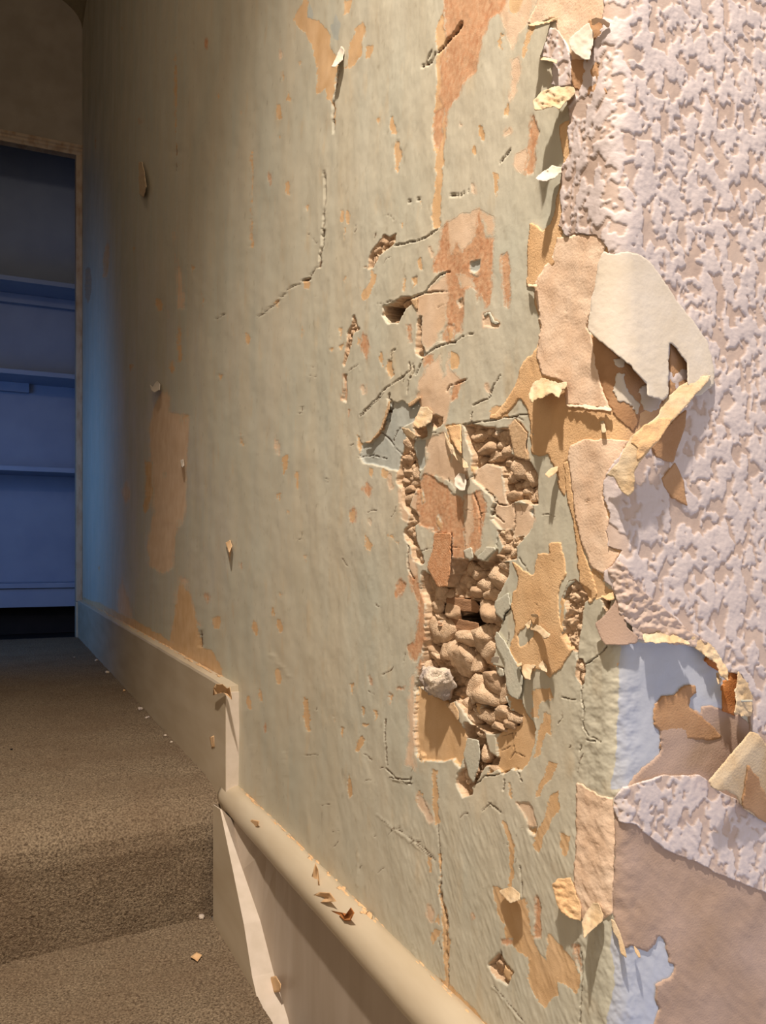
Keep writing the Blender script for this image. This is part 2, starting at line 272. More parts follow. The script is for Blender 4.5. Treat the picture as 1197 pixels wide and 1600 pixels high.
K(1.6,1.5,'j','820 570 850 575 910 600'); K(1.4,1,'j','790 750 860 790 920 830 1000 900'); K(1.4,1.5,'j','805 330 805 420 815 520'); K(1.4,1.5,'j','1020 770 1030 900 1035 1000 1040 1100 1070 1200')
K(2.4,4,'o','690 755 715 820'); K(2.4,4,'o','660 800 735 885'); K(2,3,'o','835 860 860 990 890 1040'); K(1.6,1.5,'o','830 80 828 280'); K(1.4,1.5,'o','885 740 880 1000'); K(1.6,2,'o','820 600 840 660'); K(2.4,2,'o','825 300 850 420 865 480 870 700'); K(1.5,1,'o','680 0 730 50 800 100')
K(1.8,2,'i','500 690 503 800 495 960'); K(1.6,2,'i','270 370 275 480'); K(2,2,'i','195 690 200 720 150 745'); K(1.4,1,'i','170 820 290 960'); K(1.4,1.5,'i','125 165 160 130'); K(1.6,2,'i','150 130 205 170')
K(1.6,3,'r','1005 1497 1045 1470'); K(3,3,'q','720 195 718 245'); K(3,3,'j','40 10 36 30'); K(1.2,2,'r','817 380 822 800')
for _i in range(80):
    _x = 470+470*_r.rand(); _y = 330+1100*_r.rand(); _a = _r.choice([1.5, 1.3, -.6, -.3, .5])+.4*_r.randn(); _l = 5+16*_r.rand()
    CRK.append((.9+.5*_r.rand(), .8, np.array([(_x, _y), (_x+_l*.5*math.cos(_a)+_r.randn(), _y+_l*.5*math.sin(_a)), (_x+_l*math.cos(_a+.2), _y+_l*math.sin(_a+.2))])))
# ridges of thick paint
RDG = [(1.6,.5,pts('a','325 800 330 900 322 1070')),(2,.5,pts('j','245 440 260 500 270 560 285 650')),(2,.5,pts('j','770 730 860 800 960 880')),(2,.5,pts('o','660 610 690 740')),(1.6,.4,pts('i','165 820 280 960')),
       (2,.5,pts('j','385 470 390 560')),(2,.5,pts('j','690 900 685 1020')),(1.6,.5,pts('j','820 570 910 595')),(3,.5,pts('j','330 60 400 150')),(1.5,.3,pts('d','490 540 480 515'))]
KINDS = 'TOPGRB'

def base_eval(x, y, want_cat=False):
    """height of the bare wall (m) at photo pixels, and signed distances to each kind of surface"""
    sh = x.shape; x = x.ravel().astype(float); y = y.ravel().astype(float)
    X, Y, z, nx, ny, s = unproject(x, y)
    wx, wy = warp(x, y)
    cat = {k: np.full(x.shape, -30.0) for k in KINDS}
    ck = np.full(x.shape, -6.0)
    H = 1.0e-3*fbm(s/.07, z/.09, 2, 40)+.35e-3*fbm(s/.018, z/.024, 2, 41)
    fine = sst(380, 620, x)
    H = H+fine*(.10e-3*noise(s/.0035, z/.006, 42)+.05e-3*noise(s/.0016, z/.002, 43))
    fil = sst(880, 915, x)*sst(975, 955, x)*sst(985, 1010, y)+sst(955,965,x)*sst(1010,990,x)*sst(1040,1070,y)
    H = H+fil*.55e-3*fbm(s/.0085, z/.007, 3, 44)
    swirl = sst(1230, 1300, y)*sst(560, 660, x)
    H = H+swirl*.38e-3*np.maximum(fbm((s+z*.8)/.004, (z-s)/.02, 3, 45), -.2)
    dep = np.zeros_like(H)
    for kind, d, e, P in LAY:
        x0, y0 = P.min(0)-14; x1, y1 = P.max(0)+14
        i = np.nonzero((wx > x0) & (wx < x1) & (wy > y0) & (wy < y1))[0]
        if len(i) == 0: continue
        a = 1.0 if abs(d) < 1.5 else .6
        px = x[i]+(wx[i]-x[i])*a; py = y[i]+(wy[i]-y[i])*a
        sd = np.clip(sdf(P, px, py), -14, 30)
        ed = e*.6 if abs(d) < 5 else 1.5
        m = sst(-ed, ed, sd)
        dep[i] = dep[i]*(1-m)+d*1e-3*m
        if abs(d) >= 3.5: sd = sd+1.3
        if d <= -30: ck[i] = np.maximum(ck[i], sd)  # deep voids take the dark crack colour too: shade painted in
        for k in KINDS:
            if k == kind: cat[k][i] = np.maximum(cat[k][i], sd)
            else: cat[k][i] = np.minimum(cat[k][i], -sd)
    for w, d, P in CRK:
        x0, y0 = P.min(0)-10; x1, y1 = P.max(0)+10
        i = np.nonzero((wx > x0) & (wx < x1) & (wy > y0) & (wy < y1))[0]
        if len(i) == 0: continue
        dd = dline(P, x[i]*.4+wx[i]*.6, y[i]*.4+wy[i]*.6)
        sd = np.clip(w*.40*(.75+.5*noise(x[i]/9, y[i]/9, 33))-dd, -10, 6); m = sst(-.5, .6, sd)
        dep[i] = dep[i]-d*1e-3*m*np.where(dep[i] < -3e-3, .2, 1)
        ck[i] = np.maximum(ck[i], sd+.15)
        # lifted lip beside the crack
        H[i] += .10e-3*np.exp(-((dd-w)/2.2)**2)*(noise(x[i]/15, y[i]/15, 34) > 0)
    for w, d, P in RDG:
        dd = dline(P, wx, wy); H = H+d*1e-3*np.exp(-(dd/w)**2)
    R = sst(-1, 2.5, cat['R'])*np.clip(-dep/6e-3, 0, 1)
    i = np.nonzero(R > 0)[0]
    if len(i):
        qx, qz = s[i]+.003*noise(s[i]/.006, z[i]/.006, 50), z[i]+.003*noise(s[i]/.006, z[i]/.006, 51)
        f1, f2 = worley(qx/.0085, qz/.0085, 52); g1, g2 = worley(qx/.003, qz/.003, 53)
        r = 4.2e-3*sst(0, .5, f2-f1)*(1-.5*f1)+1.3e-3*sst(0, .4, g2-g1)+.5e-3*fbm(s[i]/.002, z[i]/.002, 2, 54)
        H[i] += R[i]*r*np.where(dep[i] < -30e-3, .2, 1)
    gr = sst(0, 2, sdf(LAY_OVAL, x, y)); H = H+gr*(.9e-3*noise(s/.0016, z/.0016, 55)+.8e-3*noise(s/.0008, z/.0008, 56))
    og = sst(0, 3, cat['O'])*fine; H = H+og*.16e-3*fbm(s/.0022, z/.0022, 2, 57)
    H = H+dep
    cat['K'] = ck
    if want_cat: return H.reshape(sh), {k: v.reshape(sh) for k, v in cat.items()}
    return H.reshape(sh)
LAY_OVAL = pts('l','600 150 640 138 760 230 768 290 712 320 692 400 685 520 664 620 655 735 600 720 545 620 550 500 580 400 545 280 570 210')
# ------------------------------------------------------------------ materials
def nmat(name, c1, c2=None, scale=60, rough=.7, bump=.0, bscale=400, contrast=(.35,.65), spec=.3, dist=.001, stretch=(1,1,1)):
    m = bpy.data.materials.new(name); m.use_nodes = True; n = m.node_tree.nodes; l = m.node_tree.links
    b = n['Principled BSDF']; b.inputs['Roughness'].default_value = rough; b.inputs['Specular IOR Level'].default_value = spec
    tc = n.new('ShaderNodeTexCoord'); mp = n.new('ShaderNodeMapping'); mp.inputs['Scale'].default_value = stretch
    l.new(tc.outputs['Object'], mp.inputs['Vector'])
    nz = n.new('ShaderNodeTexNoise'); nz.inputs['Scale'].default_value = scale; nz.inputs['Detail'].default_value = 5
    l.new(mp.outputs['Vector'], nz.inputs['Vector'])
    mr = n.new('ShaderNodeMapRange'); mr.inputs[1].default_value = contrast[0]; mr.inputs[2].default_value = contrast[1]
    l.new(nz.outputs['Fac'], mr.inputs[0])
    mx = n.new('ShaderNodeMixRGB'); mx.inputs[1].default_value = (*c1, 1); mx.inputs[2].default_value = (*(c2 or c1), 1)
    l.new(mr.outputs[0], mx.inputs[0]); l.new(mx.outputs[0], b.inputs['Base Color'])
    if bump:
        bz = n.new('ShaderNodeTexNoise'); bz.inputs['Scale'].default_value = bscale; bz.inputs['Detail'].default_value = 4
        l.new(mp.outputs['Vector'], bz.inputs['Vector'])
        bp = n.new('ShaderNodeBump'); bp.inputs['Strength'].default_value = bump; bp.inputs['Distance'].default_value = dist
        l.new(bz.outputs['Fac'], bp.inputs['Height']); l.new(bp.outputs[0], b.inputs['Normal'])
    return m
def lin(r, g, b): return tuple(((v/255)/12.92 if v/255 <= .04045 else ((v/255+.055)/1.055)**2.4) for v in (r, g, b))

def wall_material():
    m = bpy.data.materials.new('old_wall'); m.use_nodes = True; n = m.node_tree.nodes; l = m.node_tree.links
    b = n['Principled BSDF']
    tc = n.new('ShaderNodeTexCoord')
    def noi(scale, detail=4, st=(1,1,1), rough=.5):
        mp = n.new('ShaderNodeMapping'); mp.inputs['Scale'].default_value = st; l.new(tc.outputs['Object'], mp.inputs['Vector'])
        z = n.new('ShaderNodeTexNoise'); z.inputs['Scale'].default_value = scale; z.inputs['Detail'].default_value = detail; z.inputs['Roughness'].default_value = rough
        l.new(mp.outputs['Vector'], z.inputs['Vector']); return z.outputs['Fac']
    def rng(v, a, c, lo=0, hi=1):
        r = n.new('ShaderNodeMapRange'); r.inputs[1].default_value = a; r.inputs[2].default_value = c; r.inputs[3].default_value = lo; r.inputs[4].default_value = hi
        l.new(v, r.inputs[0]); return r.outputs[0]
    def mix(f, a, c):
        x = n.new('ShaderNodeMixRGB')
        for i, v in ((0, f), (1, a), (2, c)):
            if isinstance(v, tuple): x.inputs[i].default_value = (*v, 1)
            elif isinstance(v, float): x.inputs[i].default_value = v
            else: l.new(v, x.inputs[i])
        return x.outputs[0]
    def mth(op, a, c):
        x = n.new('ShaderNodeMath'); x.operation = op
        for i, v in ((0, a), (1, c)):
            if isinstance(v, (int, float)): x.inputs[i].default_value = v
            else: l.new(v, x.inputs[i])
        return x.outputs[0]
    streak = rng(noi(26, 5, (1,1,.12)), .35, .65); big = rng(noi(7, 4), .35, .65); spot = noi(90, 6)
    paint = mix(big, lin(206,200,180), lin(192,191,174))
    paint = mix(mth('MULTIPLY', streak, .45), paint, lin(198,186,160))
    paint = mix(mth('MULTIPLY', rng(spot, .62, .75), .35), paint, lin(140,128,104))
    paint = mix(mth('MULTIPLY', rng(noi(45, 5, (1,1,.5)), .58, .72), .35), paint, lin(204,182,146))
    n1 = noi(600, 3); n2 = noi(160, 4)
    jag = mth('MULTIPLY', mth('ADD', mth('SUBTRACT', n1, .5), mth('SUBTRACT', n2, .5)), 3.0)
    A = n.new('ShaderNodeAttribute'); A.attribute_name = 'layer_a'; B = n.new('ShaderNodeAttribute'); B.attribute_name = 'layer_b'
    sa = n.new('ShaderNodeSeparateXYZ'); l.new(A.outputs['Vector'], sa.inputs[0]); sb = n.new('ShaderNodeSeparateXYZ'); l.new(B.outputs['Vector'], sb.inputs[0])
    def fac(o, k=1.0, w=.5): return rng(mth('ADD', o, mth('MULTIPLY', jag, k)), -w, w)
    g = rng(noi(220, 5), .35, .65); gg = rng(noi(40, 4), .3, .7)
    c = paint
    c = mix(fac(sb.outputs[2], .3, .8), c, mix(gg, lin(186,190,198), lin(176,182,196)))
    c = mix(fac(sa.outputs[0], 2.2), c, mix(gg, lin(218,184,142), lin(206,168,122)))
    brs = mth('MULTIPLY', mth('SUBTRACT', noi(75, 5, (1,1,.22)), .5), 14.0)
    c = mix(fac(mth('ADD', sa.outputs[2], brs), 2, 2.5), c, mix(gg, lin(226,200,172), lin(214,184,152)))
    c = mix(fac(mth('ADD', sa.outputs[1], brs), 2.5, 2.2), c, mix(g, mix(gg, lin(200,152,114), lin(188,134,96)), lin(208,168,132)))
    c = mix(fac(sb.outputs[0], .6), c, mix(gg, lin(192,194,184), lin(176,180,172)))
    c = mix(fac(sb.outputs[1], .5), c, mix(g, lin(210,182,150), lin(178,150,120)))
    Cc = n.new('ShaderNodeAttribute'); Cc.attribute_name = 'crack_void_shade'
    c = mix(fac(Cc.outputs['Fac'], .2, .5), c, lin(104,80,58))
    l.new(c, b.inputs['Base Color'])
    ro = rng(mth('ADD', big, mth('MULTIPLY', streak, .5)), 0, 1.5, .38, .6); dry = fac(sb.outputs[1], 0)
    anyd = mth('MAXIMUM', mth('MAXIMUM', fac(sa.outputs[0], 0), fac(sa.outputs[1], 0)), mth('MAXIMUM', fac(sa.outputs[2], 0), dry))
    rm = n.new('ShaderNodeMixRGB'); l.new(anyd, rm.inputs[0]); l.new(ro, rm.inputs[1]); rm.inputs[2].default_value = (.9,.9,.9,1)
    l.new(rm.outputs[0], b.inputs['Roughness']); b.inputs['Specular IOR Level'].default_value = .35
    bp = n.new('ShaderNodeBump'); bp.inputs['Strength'].default_value = .28; bp.inputs['Distance'].default_value = .0006
    h = mth('ADD', mth('MULTIPLY', noi(900, 3), .35), mth('ADD', mth('MULTIPLY', noi(130, 4, (1,1,.5)), .9), mth('MULTIPLY', mth('MULTIPLY', noi(1500, 3), 1.2), anyd)))
    l.new(h, bp.inputs['Height']); l.new(bp.outputs[0], b.inputs['Normal'])
    return m
def emboss_material():
    m = nmat('embossed_vinyl', lin(198,178,165), lin(190,168,154), 40, .55, .25, 1500, dist=.0004)
    n = m.node_tree.nodes; l = m.node_tree.links; b = n['Principled BSDF']
    A = n.new('ShaderNodeAttribute'); A.attribute_name = 'raised'
    src = b.inputs['Base Color'].links[0].from_socket
    mx = n.new('ShaderNodeMixRGB'); l.new(A.outputs['Fac'], mx.inputs[0]); l.new(src, mx.inputs[1]); mx.inputs[2].default_value = (*lin(206,194,191), 1)
    l.new(mx.outputs[0], b.inputs['Base Color']); return m
M_WALL = wall_material(); M_EMB = emboss_material()
M_PAINT = nmat('sage_paint', lin(200,195,176), lin(188,187,170), 60, .5, .3, 500)
M_TAN = nmat('tan_paper', lin(222,186,142), lin(210,170,124), 35, .9, .4, 900)
M_ORANGE = nmat('rusty_paper', lin(196,132,76), lin(170,104,54), 60, .9, .4, 900)
M_PINK = nmat('fuzzy_pink_paper', lin(232,206,180), lin(222,190,160), 55, .95, .5, 700, dist=.0006)
M_CREAM = nmat('cream_paper', lin(208,188,158), lin(196,168,130), 70, .9, .4, 700)
M_WHITE = nmat('white_paper', lin(212,202,188), lin(204,192,174), 60, .9, .15, 600)
M_MAUVE = nmat('mauve_brown_paper', lin(182,158,144), lin(168,142,122), 22, .9, .25, 900, contrast=(.3,.7))
M_BROWN = nmat('brown_paper', lin(186,148,112), lin(168,128,92), 40, .9, .3, 800)
M_STONE = nmat('rubble_stone', lin(224,196,164), lin(196,166,134), 160, .95, 1.0, 1100, dist=.0014)
M_STONE2 = nmat('dark_rubble_stone', lin(198,168,136), lin(168,140,112), 120, .95, .7, 900, dist=.0009)
M_LUMP = nmat('lime_lump', lin(226,208,184), lin(168,156,150), 60, .95, .9, 600, dist=.0015)
M_TRIM = nmat('cream_gloss_trim', lin(196,182,158), lin(184,168,142), 30, .42, .12, 60, stretch=(1,.2,1))
M_TRIMP = nmat('pale_trim', lin(206,192,176), lin(196,182,164), 60, .45, .1, 200)
M_PANEL = nmat('panel_paint', lin(178,164,148), lin(166,150,132), 30, .45, .15, 120, stretch=(1,1,.15))
M_ENDW = nmat('end_wall_paint', lin(170,158,142), lin(158,146,130), 12, .8, .15, 120)
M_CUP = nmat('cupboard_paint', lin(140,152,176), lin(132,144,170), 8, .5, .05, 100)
M_DARK = nmat('near_black', lin(26,22,24), lin(18,16,18), 20, .7)
M_CEIL = nmat('ceiling_paint', lin(160,148,120), lin(150,138,112), 12, .9, .2, 150)
def carpet_material():
    m = nmat('brown_carpet', lin(158,140,116), lin(88,74,60), 380, 1.0, .9, 700, contrast=(.35,.68), spec=.05, dist=.003)
    n = m.node_tree.nodes; l = m.node_tree.links; b = n['Principled BSDF']; src = b.inputs['Base Color'].links[0].from_socket
    tc = n.new('ShaderNodeTexCoord'); z = n.new('ShaderNodeTexNoise'); z.inputs['Scale'].default_value = 9; z.inputs['Detail'].default_value = 3
    l.new(tc.outputs['Object'], z.inputs['Vector'])
    r = n.new('ShaderNodeMapRange'); r.inputs[1].default_value = .35; r.inputs[2].default_value = .65; r.inputs[4].default_value = .35; l.new(z.outputs['Fac'], r.inputs[0])
    mx = n.new('ShaderNodeMixRGB'); l.new(r.outputs[0], mx.inputs[0]); l.new(src, mx.inputs[1]); mx.inputs[2].default_value = (*lin(112,90,70), 1)
    l.new(mx.outputs[0], b.inputs['Base Color']); return m
M_CARPET = carpet_material()

# ------------------------------------------------------------------ object helpers
def mesh_obj(name, V, Fc, mat, parent=None, smooth=True):
    me = bpy.data.meshes.new(name)
    V = np.asarray(V, np.float64)
    if isinstance(Fc, np.ndarray) and Fc.ndim == 2:
        k = Fc.shape[1]
        me.vertices.add(len(V)); me.vertices.foreach_set('co', V.astype(np.float32).ravel())
        me.loops.add(Fc.size); me.loops.foreach_set('vertex_index', Fc.astype(np.int32).ravel())
        me.polygons.add(len(Fc)); me.polygons.foreach_set('loop_start', (np.arange(len(Fc))*k).astype(np.int32))
        me.polygons.foreach_set('loop_total', np.full(len(Fc), k, np.int32))
        me.update(calc_edges=True)
    else:
        me.from_pydata([tuple(v) for v in V], [], [tuple(f) for f in Fc]); me.update()
    if smooth: me.polygons.foreach_set('use_smooth', np.ones(len(me.polygons), bool))
    me.materials.append(mat)
    o = bpy.data.objects.new(name, me); COL.objects.link(o)
    if parent is not None: o.parent = parent
    return o
def tag(o, label=None, cat=None, group=None, kind=None):
    if label: o['label'] = label
    if cat: o['category'] = cat
    if group: o['group'] = group
    if kind: o['kind'] = kind
    return o
def box(name, x0, x1, y0, y1, z0, z1, mat, parent=None, bev=.0):
    """box, z relative to the eye, with optional bevelled edges"""
    V = []; b = bev
    import bmesh
    bm = bmesh.new()
    vs = [bm.verts.new((x, y, z+ZE)) for x in (x0, x1) for y in (y0, y1) for z in (z0, z1)]
    for f in ((0,1,3,2),(4,6,7,5),(0,4,5,1),(2,3,7,6),(0,2,6,4),(1,5,7,3)): bm.faces.new([vs[i] for i in f])
    bmesh.ops.recalc_face_normals(bm, faces=bm.faces)
    if b: bmesh.ops.bevel(bm, geom=bm.edges[:], offset=b, segments=2, affect='EDGES', profile=.5)
    me = bpy.data.meshes.new(name); bm.to_mesh(me); bm.free(); me.materials.append(mat)
    o = bpy.data.objects.new(name, me); COL.objects.link(o)
    if parent is not None: o.parent = parent
    return o
def extrude(name, prof, y0, y1, mat, parent=None, n=1, wob=0.0):
    """closed (x,z) profile carried along y, with slight unevenness"""
    P = np.array(prof); k = len(P); ys = np.linspace(y0, y1, n+1); V = []
    for j, yy in enumerate(ys):
        for i, (px, pz) in enumerate(P):
            d = wob*float(fbm(np.array([yy/.06+px*50]), np.array([pz/.02]), 2, 77)[0]) if wob else 0
            V.append((px-abs(d)*.5, yy, pz+d+ZE))
    Fc = [(j*k+i, j*k+(i+1) % k, (j+1)*k+(i+1) % k, (j+1)*k+i) for j in range(n) for i in range(k)]
    Fc += [tuple(range(k))[::-1], tuple(range(n*k, n*k+k))]
    return mesh_obj(name, V, Fc, mat, parent, smooth=False)

def grid_faces(nr, nc, keep=None):
    i = np.arange(nr-1)[:, None]*nc+np.arange(nc-1)[None, :]
    Q = np.stack([i, i+nc, i+nc+1, i+1], -1)
    return Q[keep] if keep is not None else Q.reshape(-1, 4)

def sheet(name, poly, parent, mat, thick=.4e-3, step=3.0, lift=None, free=False, wa=1.0, holes=(), hf=None, attr=False, clampx=None):
    """a sheet of paper or paint cut to a ragged outline. Stuck down it follows the wall's relief; free, it bends off the wall by lift(x, y)"""
    x0, y0 = poly.min(0)-6; x1, y1 = poly.max(0)+6
    xs = np.arange(x0, x1+step, step); ys = np.arange(y0, y1+step, step); gx, gy = np.meshgrid(xs, ys)
    def sd(a, b):
        u, v = warp(a, b, wa); q = sdf(poly, u, v)
        for h in holes: q = np.minimum(q, -sdf(h, u, v))
        return q
    Sg = sd(gx, gy); Sc = (Sg[:-1,:-1]+Sg[1:,:-1]+Sg[:-1,1:]+Sg[1:,1:])/4
    keep = Sc > 0
    if not keep.any(): keep = Sc > Sc.max()-.5
    use = np.zeros(gx.shape, int)
    for a, b in ((0,0),(1,0),(0,1),(1,1)): use[a:a+keep.shape[0], b:b+keep.shape[1]] += keep
    brd = (use > 0) & (use < 4)
    gyv, gxv = np.gradient(Sg, step, step); g2 = gxv**2+gyv**2+.15
    mvx = np.clip(-Sg*gxv/g2, -step*.75, step*.75); mvy = np.clip(-Sg*gyv/g2, -step*.75, step*.75)
    px = np.where(brd, gx+mvx, gx); py = np.where(brd, gy+mvy, gy)
    u = use > 0; idx = -np.ones(gx.shape, int); idx[u] = np.arange(u.sum())
    vx, vy = px[u], py[u]
    Q = grid_faces(*gx.shape, keep=keep); Q = idx.ravel()[Q]
    rz = None
    if free:
        lf = lift(vx, vy)
        top = place_ray(vx, vy, lf); bot = place_ray(vx, vy, lf-thick)
    else:
        Hb = np.maximum(base_eval(vx, vy), -1.2e-3)
        ex = lift(vx, vy) if lift else 0
        if hf is not None:
            X, Y, z, nx, ny, s = unproject(vx, vy); h, rz = hf(s, z, sd(vx, vy)); ex = ex+h
        top = place(vx, vy, Hb+thick+ex); bot = place(vx, vy, Hb-.6e-3)
    n = len(vx)
    # boundary edges
    E = np.concatenate([Q[:, [0,1]], Q[:, [1,2]], Q[:, [2,3]], Q[:, [3,0]]]); key = E.min(1)*n+E.max(1)
    _, first, cnt = np.unique(key, return_index=True, return_counts=True); be = E[first[cnt == 1]]
    rim = np.stack([be[:,1], be[:,0], be[:,0]+n, be[:,1]+n], -1)
    Fa = [Q, rim]
    if free: Fa.append(Q[:, ::-1]+n)
    o = mesh_obj(name, np.concatenate([top, bot]), np.concatenate(Fa), mat, parent)
    if attr and rz is not None:
        at = o.data.attributes.new('raised', 'FLOAT', 'POINT'); at.data.foreach_set('value', np.concatenate([rz, rz]).astype(np.float32))
    return o
def lifter(root, tip, amt, base=.6e-3, power=1.4, crumple=0.0, seed=0, curl=0.0):
    root = np.array(root, float); tip = np.array(tip, float); d = tip-root; Ld = (d**2).sum()
    def f(x, y):
        u = np.clip(((x-root[0])*d[0]+(y-root[1])*d[1])/Ld, 0, 1.3)
        q = base+amt*u**power-curl*np.maximum(u-.6, 0)**2*amt
        if crumple: q = q+crumple*fbm(x/11+seed, y/11, 3, seed)*np.clip(u*2, .2, 1)
        return np.maximum(q, .5e-3)
    return f
ICO = None
def ico(sub):
    import bmesh
    bm = bmesh.new(); bmesh.ops.create_icosphere(bm, subdivisions=sub, radius=1); V = np.array([v.co[:] for v in bm.verts]); Fc = np.array([[v.index for v in f.verts] for f in bm.faces]); bm.free(); return V, Fc
ICOS = {k: ico(k) for k in (2, 3, 4)}
def stone(name, cx, cy, rx, ry, off, depth, mat, parent, seed, sub=3, rough=.22):
    """angular lump of rubble: sphere cut back by random planes and roughened; cx.. in photo pixels"""
    V, Fc = ICOS[sub]; V = V.copy(); r = np.random.RandomState(seed)
    for k in range(11):
        nrm = r.normal(size=3); nrm /= np.linalg.norm(nrm); t = .5+.3*r.rand(); dd = V@nrm-t; V -= np.outer(np.maximum(dd, 0)*.92, nrm)
    nn = fbm(V[:,0]*2.2+seed*3.1, V[:,1]*2.2+V[:,2]*1.7, 3, seed)+.35*fbm(V[:,0]*7+seed, V[:,2]*7+V[:,1]*3, 2, seed+5)
    V *= (1+rough*nn*.6)[:, None]; nf = fbm(V[:,0]*4+seed, V[:,1]*4+V[:,2]*3, 3, seed+9); V *= (1+.07*nf)[:, None]
    V = V/np.abs(V).max(0)
    X, Y, z, nx, ny, s = unproject(np.array([cx, cx+1.]), np.array([cy, cy]))
    p, a, b = ray(np.array([cx])); t = math.hypot(X[0], Y[0]); zc = t*math.cos(float(p[0])-YAW)
    mz = zc/F; ms = math.hypot(X[1]-X[0], Y[1]-Y[0])
    N = np.array([nx[0], ny[0], 0]); T = np.array([-N[1], N[0], 0]); U = np.array([0,0,1.])
    if T@np.array([X[1]-X[0], Y[1]-Y[0], 0]) < 0: T = -T
    C = np.array([X[0], Y[0], z[0]+ZE])+N*off
    Pv = C+np.outer(V[:,0]*rx*ms, T)+np.outer(V[:,1]*ry*mz, U)+np.outer(V[:,2]*depth, N)
    return mesh_obj(name, Pv, Fc, mat, parent, smooth=True)
# ================================================================== the wall itself
def lines(*seg):
    out = []
    for a, b, st in seg: out.append(np.arange(a, b, st))
    return np.concatenate(out)
xs = lines((119,300,6),(300,480,3.5),(480,525,2),(525,970,1.35),(970,1060,2.2),(1060,1300,5)); xs = np.append(xs, [1400, 1600, 1900, 2300])
ys = lines((-60,330,3.2),(330,620,1.9),(620,1260,1.4),(1260,1660,2.2))
gx, gy = np.meshgrid(xs, ys)
Hh, cat = base_eval(gx, gy, True)
X, Y, z, nx, ny, s = unproject(gx, gy)
low = (X < W+.001) & (z < -.45)
Pz = np.clip(z, -1.3, 2.3)
V = np.stack([X+nx*Hh, Y+ny*Hh, Pz+ZE], -1)
topr = V[0].copy(); topr[:,2] = 2.3+ZE; botr = V[-1].copy(); botr[:,2] = np.minimum(botr[:,2], -1.3+ZE)
V = np.concatenate([topr[None], V, botr[None]]); nr, nc = V.shape[:2]
Q = grid_faces(nr, nc)
wall = mesh_obj('wall_right', V.reshape(-1,3), Q[:, ::-1], M_WALL)
tag(wall, 'old sage green painted plaster wall with tan and terracotta patches, cracks and a deep rubble hole', kind='structure')
def padc(a): return np.concatenate([a[:1], a, a[-1:]]).ravel()
for nm, ks in (('layer_a', 'TOP'), ('layer_b', 'GRB')):
    at = wall.data.attributes.new(nm, 'FLOAT_VECTOR', 'POINT')
    at.data.foreach_set('vector', np.stack([padc(cat[k]) for k in ks], -1).astype(np.float32).ravel())

at = wall.data.attributes.new('crack_void_shade', 'FLOAT', 'POINT'); at.data.foreach_set('value', padc(cat['K']).astype(np.float32))

# ------------------------------------------------------------------ stones in the holes: parts of the wall
ST = []
def stones(crop, base, items, mat=None):
    o = CR[crop]
    for i, it in enumerate(items):
        cx, cy, rx, ry = it[:4]; dz = it[4] if len(it) > 4 else 0
        ST.append((o[0]+cx/o[2], o[1]+cy/o[2], rx/o[2]*1.25, ry/o[2]*1.25, base+dz, mat))
stones('g', -6, [(485,150,52,45,-2),(612,245,55,62),(695,235,58,80,2),(530,290,50,40,2),(640,320,45,50,1),(590,372,45,40),(545,200,35,30),(440,230,50,45,-6),
 (375,420,42,45,0),(330,530,72,72,2),(285,600,25,25),(360,650,50,62,1),(295,710,40,40),(268,665,30,30),(458,700,60,112,3),(480,590,58,42,3),(570,560,60,55,3),(600,660,60,92,2),(645,430,62,58,3),
 (695,460,38,60,2),(640,540,42,42,1),(540,770,35,70,1),(535,900,62,85,3),(650,850,72,72,3),(640,965,90,80,4),(580,1060,82,50,3),(655,1090,50,48,2),(722,940,38,60,3),(738,865,30,50,0),(470,1000,30,40,0),
 (720,1050,40,38,4),(800,1080,42,32,4),(700,1140,42,30,5),(770,1120,40,30,5),(520,1080,38,36,2),(740,140,36,32,4),(300,300,35,60,0),(290,385,30,40,1),(268,230,25,50,0),(350,310,30,30,-3),
 (250,770,20,45,3),(225,845,25,32,3),(600,180,40,30,-4),(650,150,40,30,-4),(500,350,40,20,-5),(690,590,25,40,3),(300,450,38,28,0),(400,560,22,40,-3)])
stones('g', -6, [(615,1412,42,32,2),(685,1415,42,32,2),(662,1290,36,42),(605,1300,22,55,2),(480,1445,28,38),(520,1530,30,32,1),(500,1490,25,25),(640,1230,30,30),(590,1190,40,30,1),(520,1160,20,40,-2),(560,1450,22,30)])
stones('f', -5, [(650,270,38,38,1),(700,250,26,22),(742,262,22,20),(792,270,42,32),(690,350,50,42,1),(742,382,42,36),(812,360,42,32),(762,330,30,26),(830,320,22,20),(660,420,26,34),(870,462,52,62,1),(828,505,28,32),
 (932,500,32,52,1),(972,490,24,32,-1),(845,592,36,36,1),(905,580,26,26),(942,602,26,30),(970,600,20,36),(900,530,26,28),(860,540,20,22),(720,400,18,18),(640,330,20,24),(815,420,24,20)])
stones('f', -3.5, [(290,320,20,42),(280,400,26,42),(332,470,24,34),(290,472,30,32),(268,515,25,22),(322,525,30,26),(300,560,32,22),(300,612,30,30),(322,655,25,28),(298,790,20,22),(332,800,25,26),(320,770,22,16),(350,762,12,12),(345,880,18,26),(362,935,16,24)])
stones('f', -2.5, [(822,882,26,26),(790,922,25,20),(852,905,26,26),(882,850,20,20),(800,800,22,15),(862,830,20,16),(822,925,22,16),(800,850,14,14)])
stones('k', -7, [(540,578,20,12,4),(575,478,20,24,-2),(592,522,14,26,2),(622,448,26,30,0),(572,450,22,22,0)], 'd')
stones('k', -3, [(470,72,40,32),(432,122,36,32),(418,182,20,32),(522,60,26,20),(400,222,12,20),(270,610,14,14),(250,670,10,30),(238,760,8,30)], 'd')
stones('k', -2, [(700,750,18,20)], 'd')
stones('l', -1.5, [(690,860,22,40),(680,930,26,30),(700,960,14,36),(610,200,30,26),(700,250,36,22)])
stones('i', -4, [(178,740,16,22),(205,790,14,18),(190,720,12,10)], 'd')
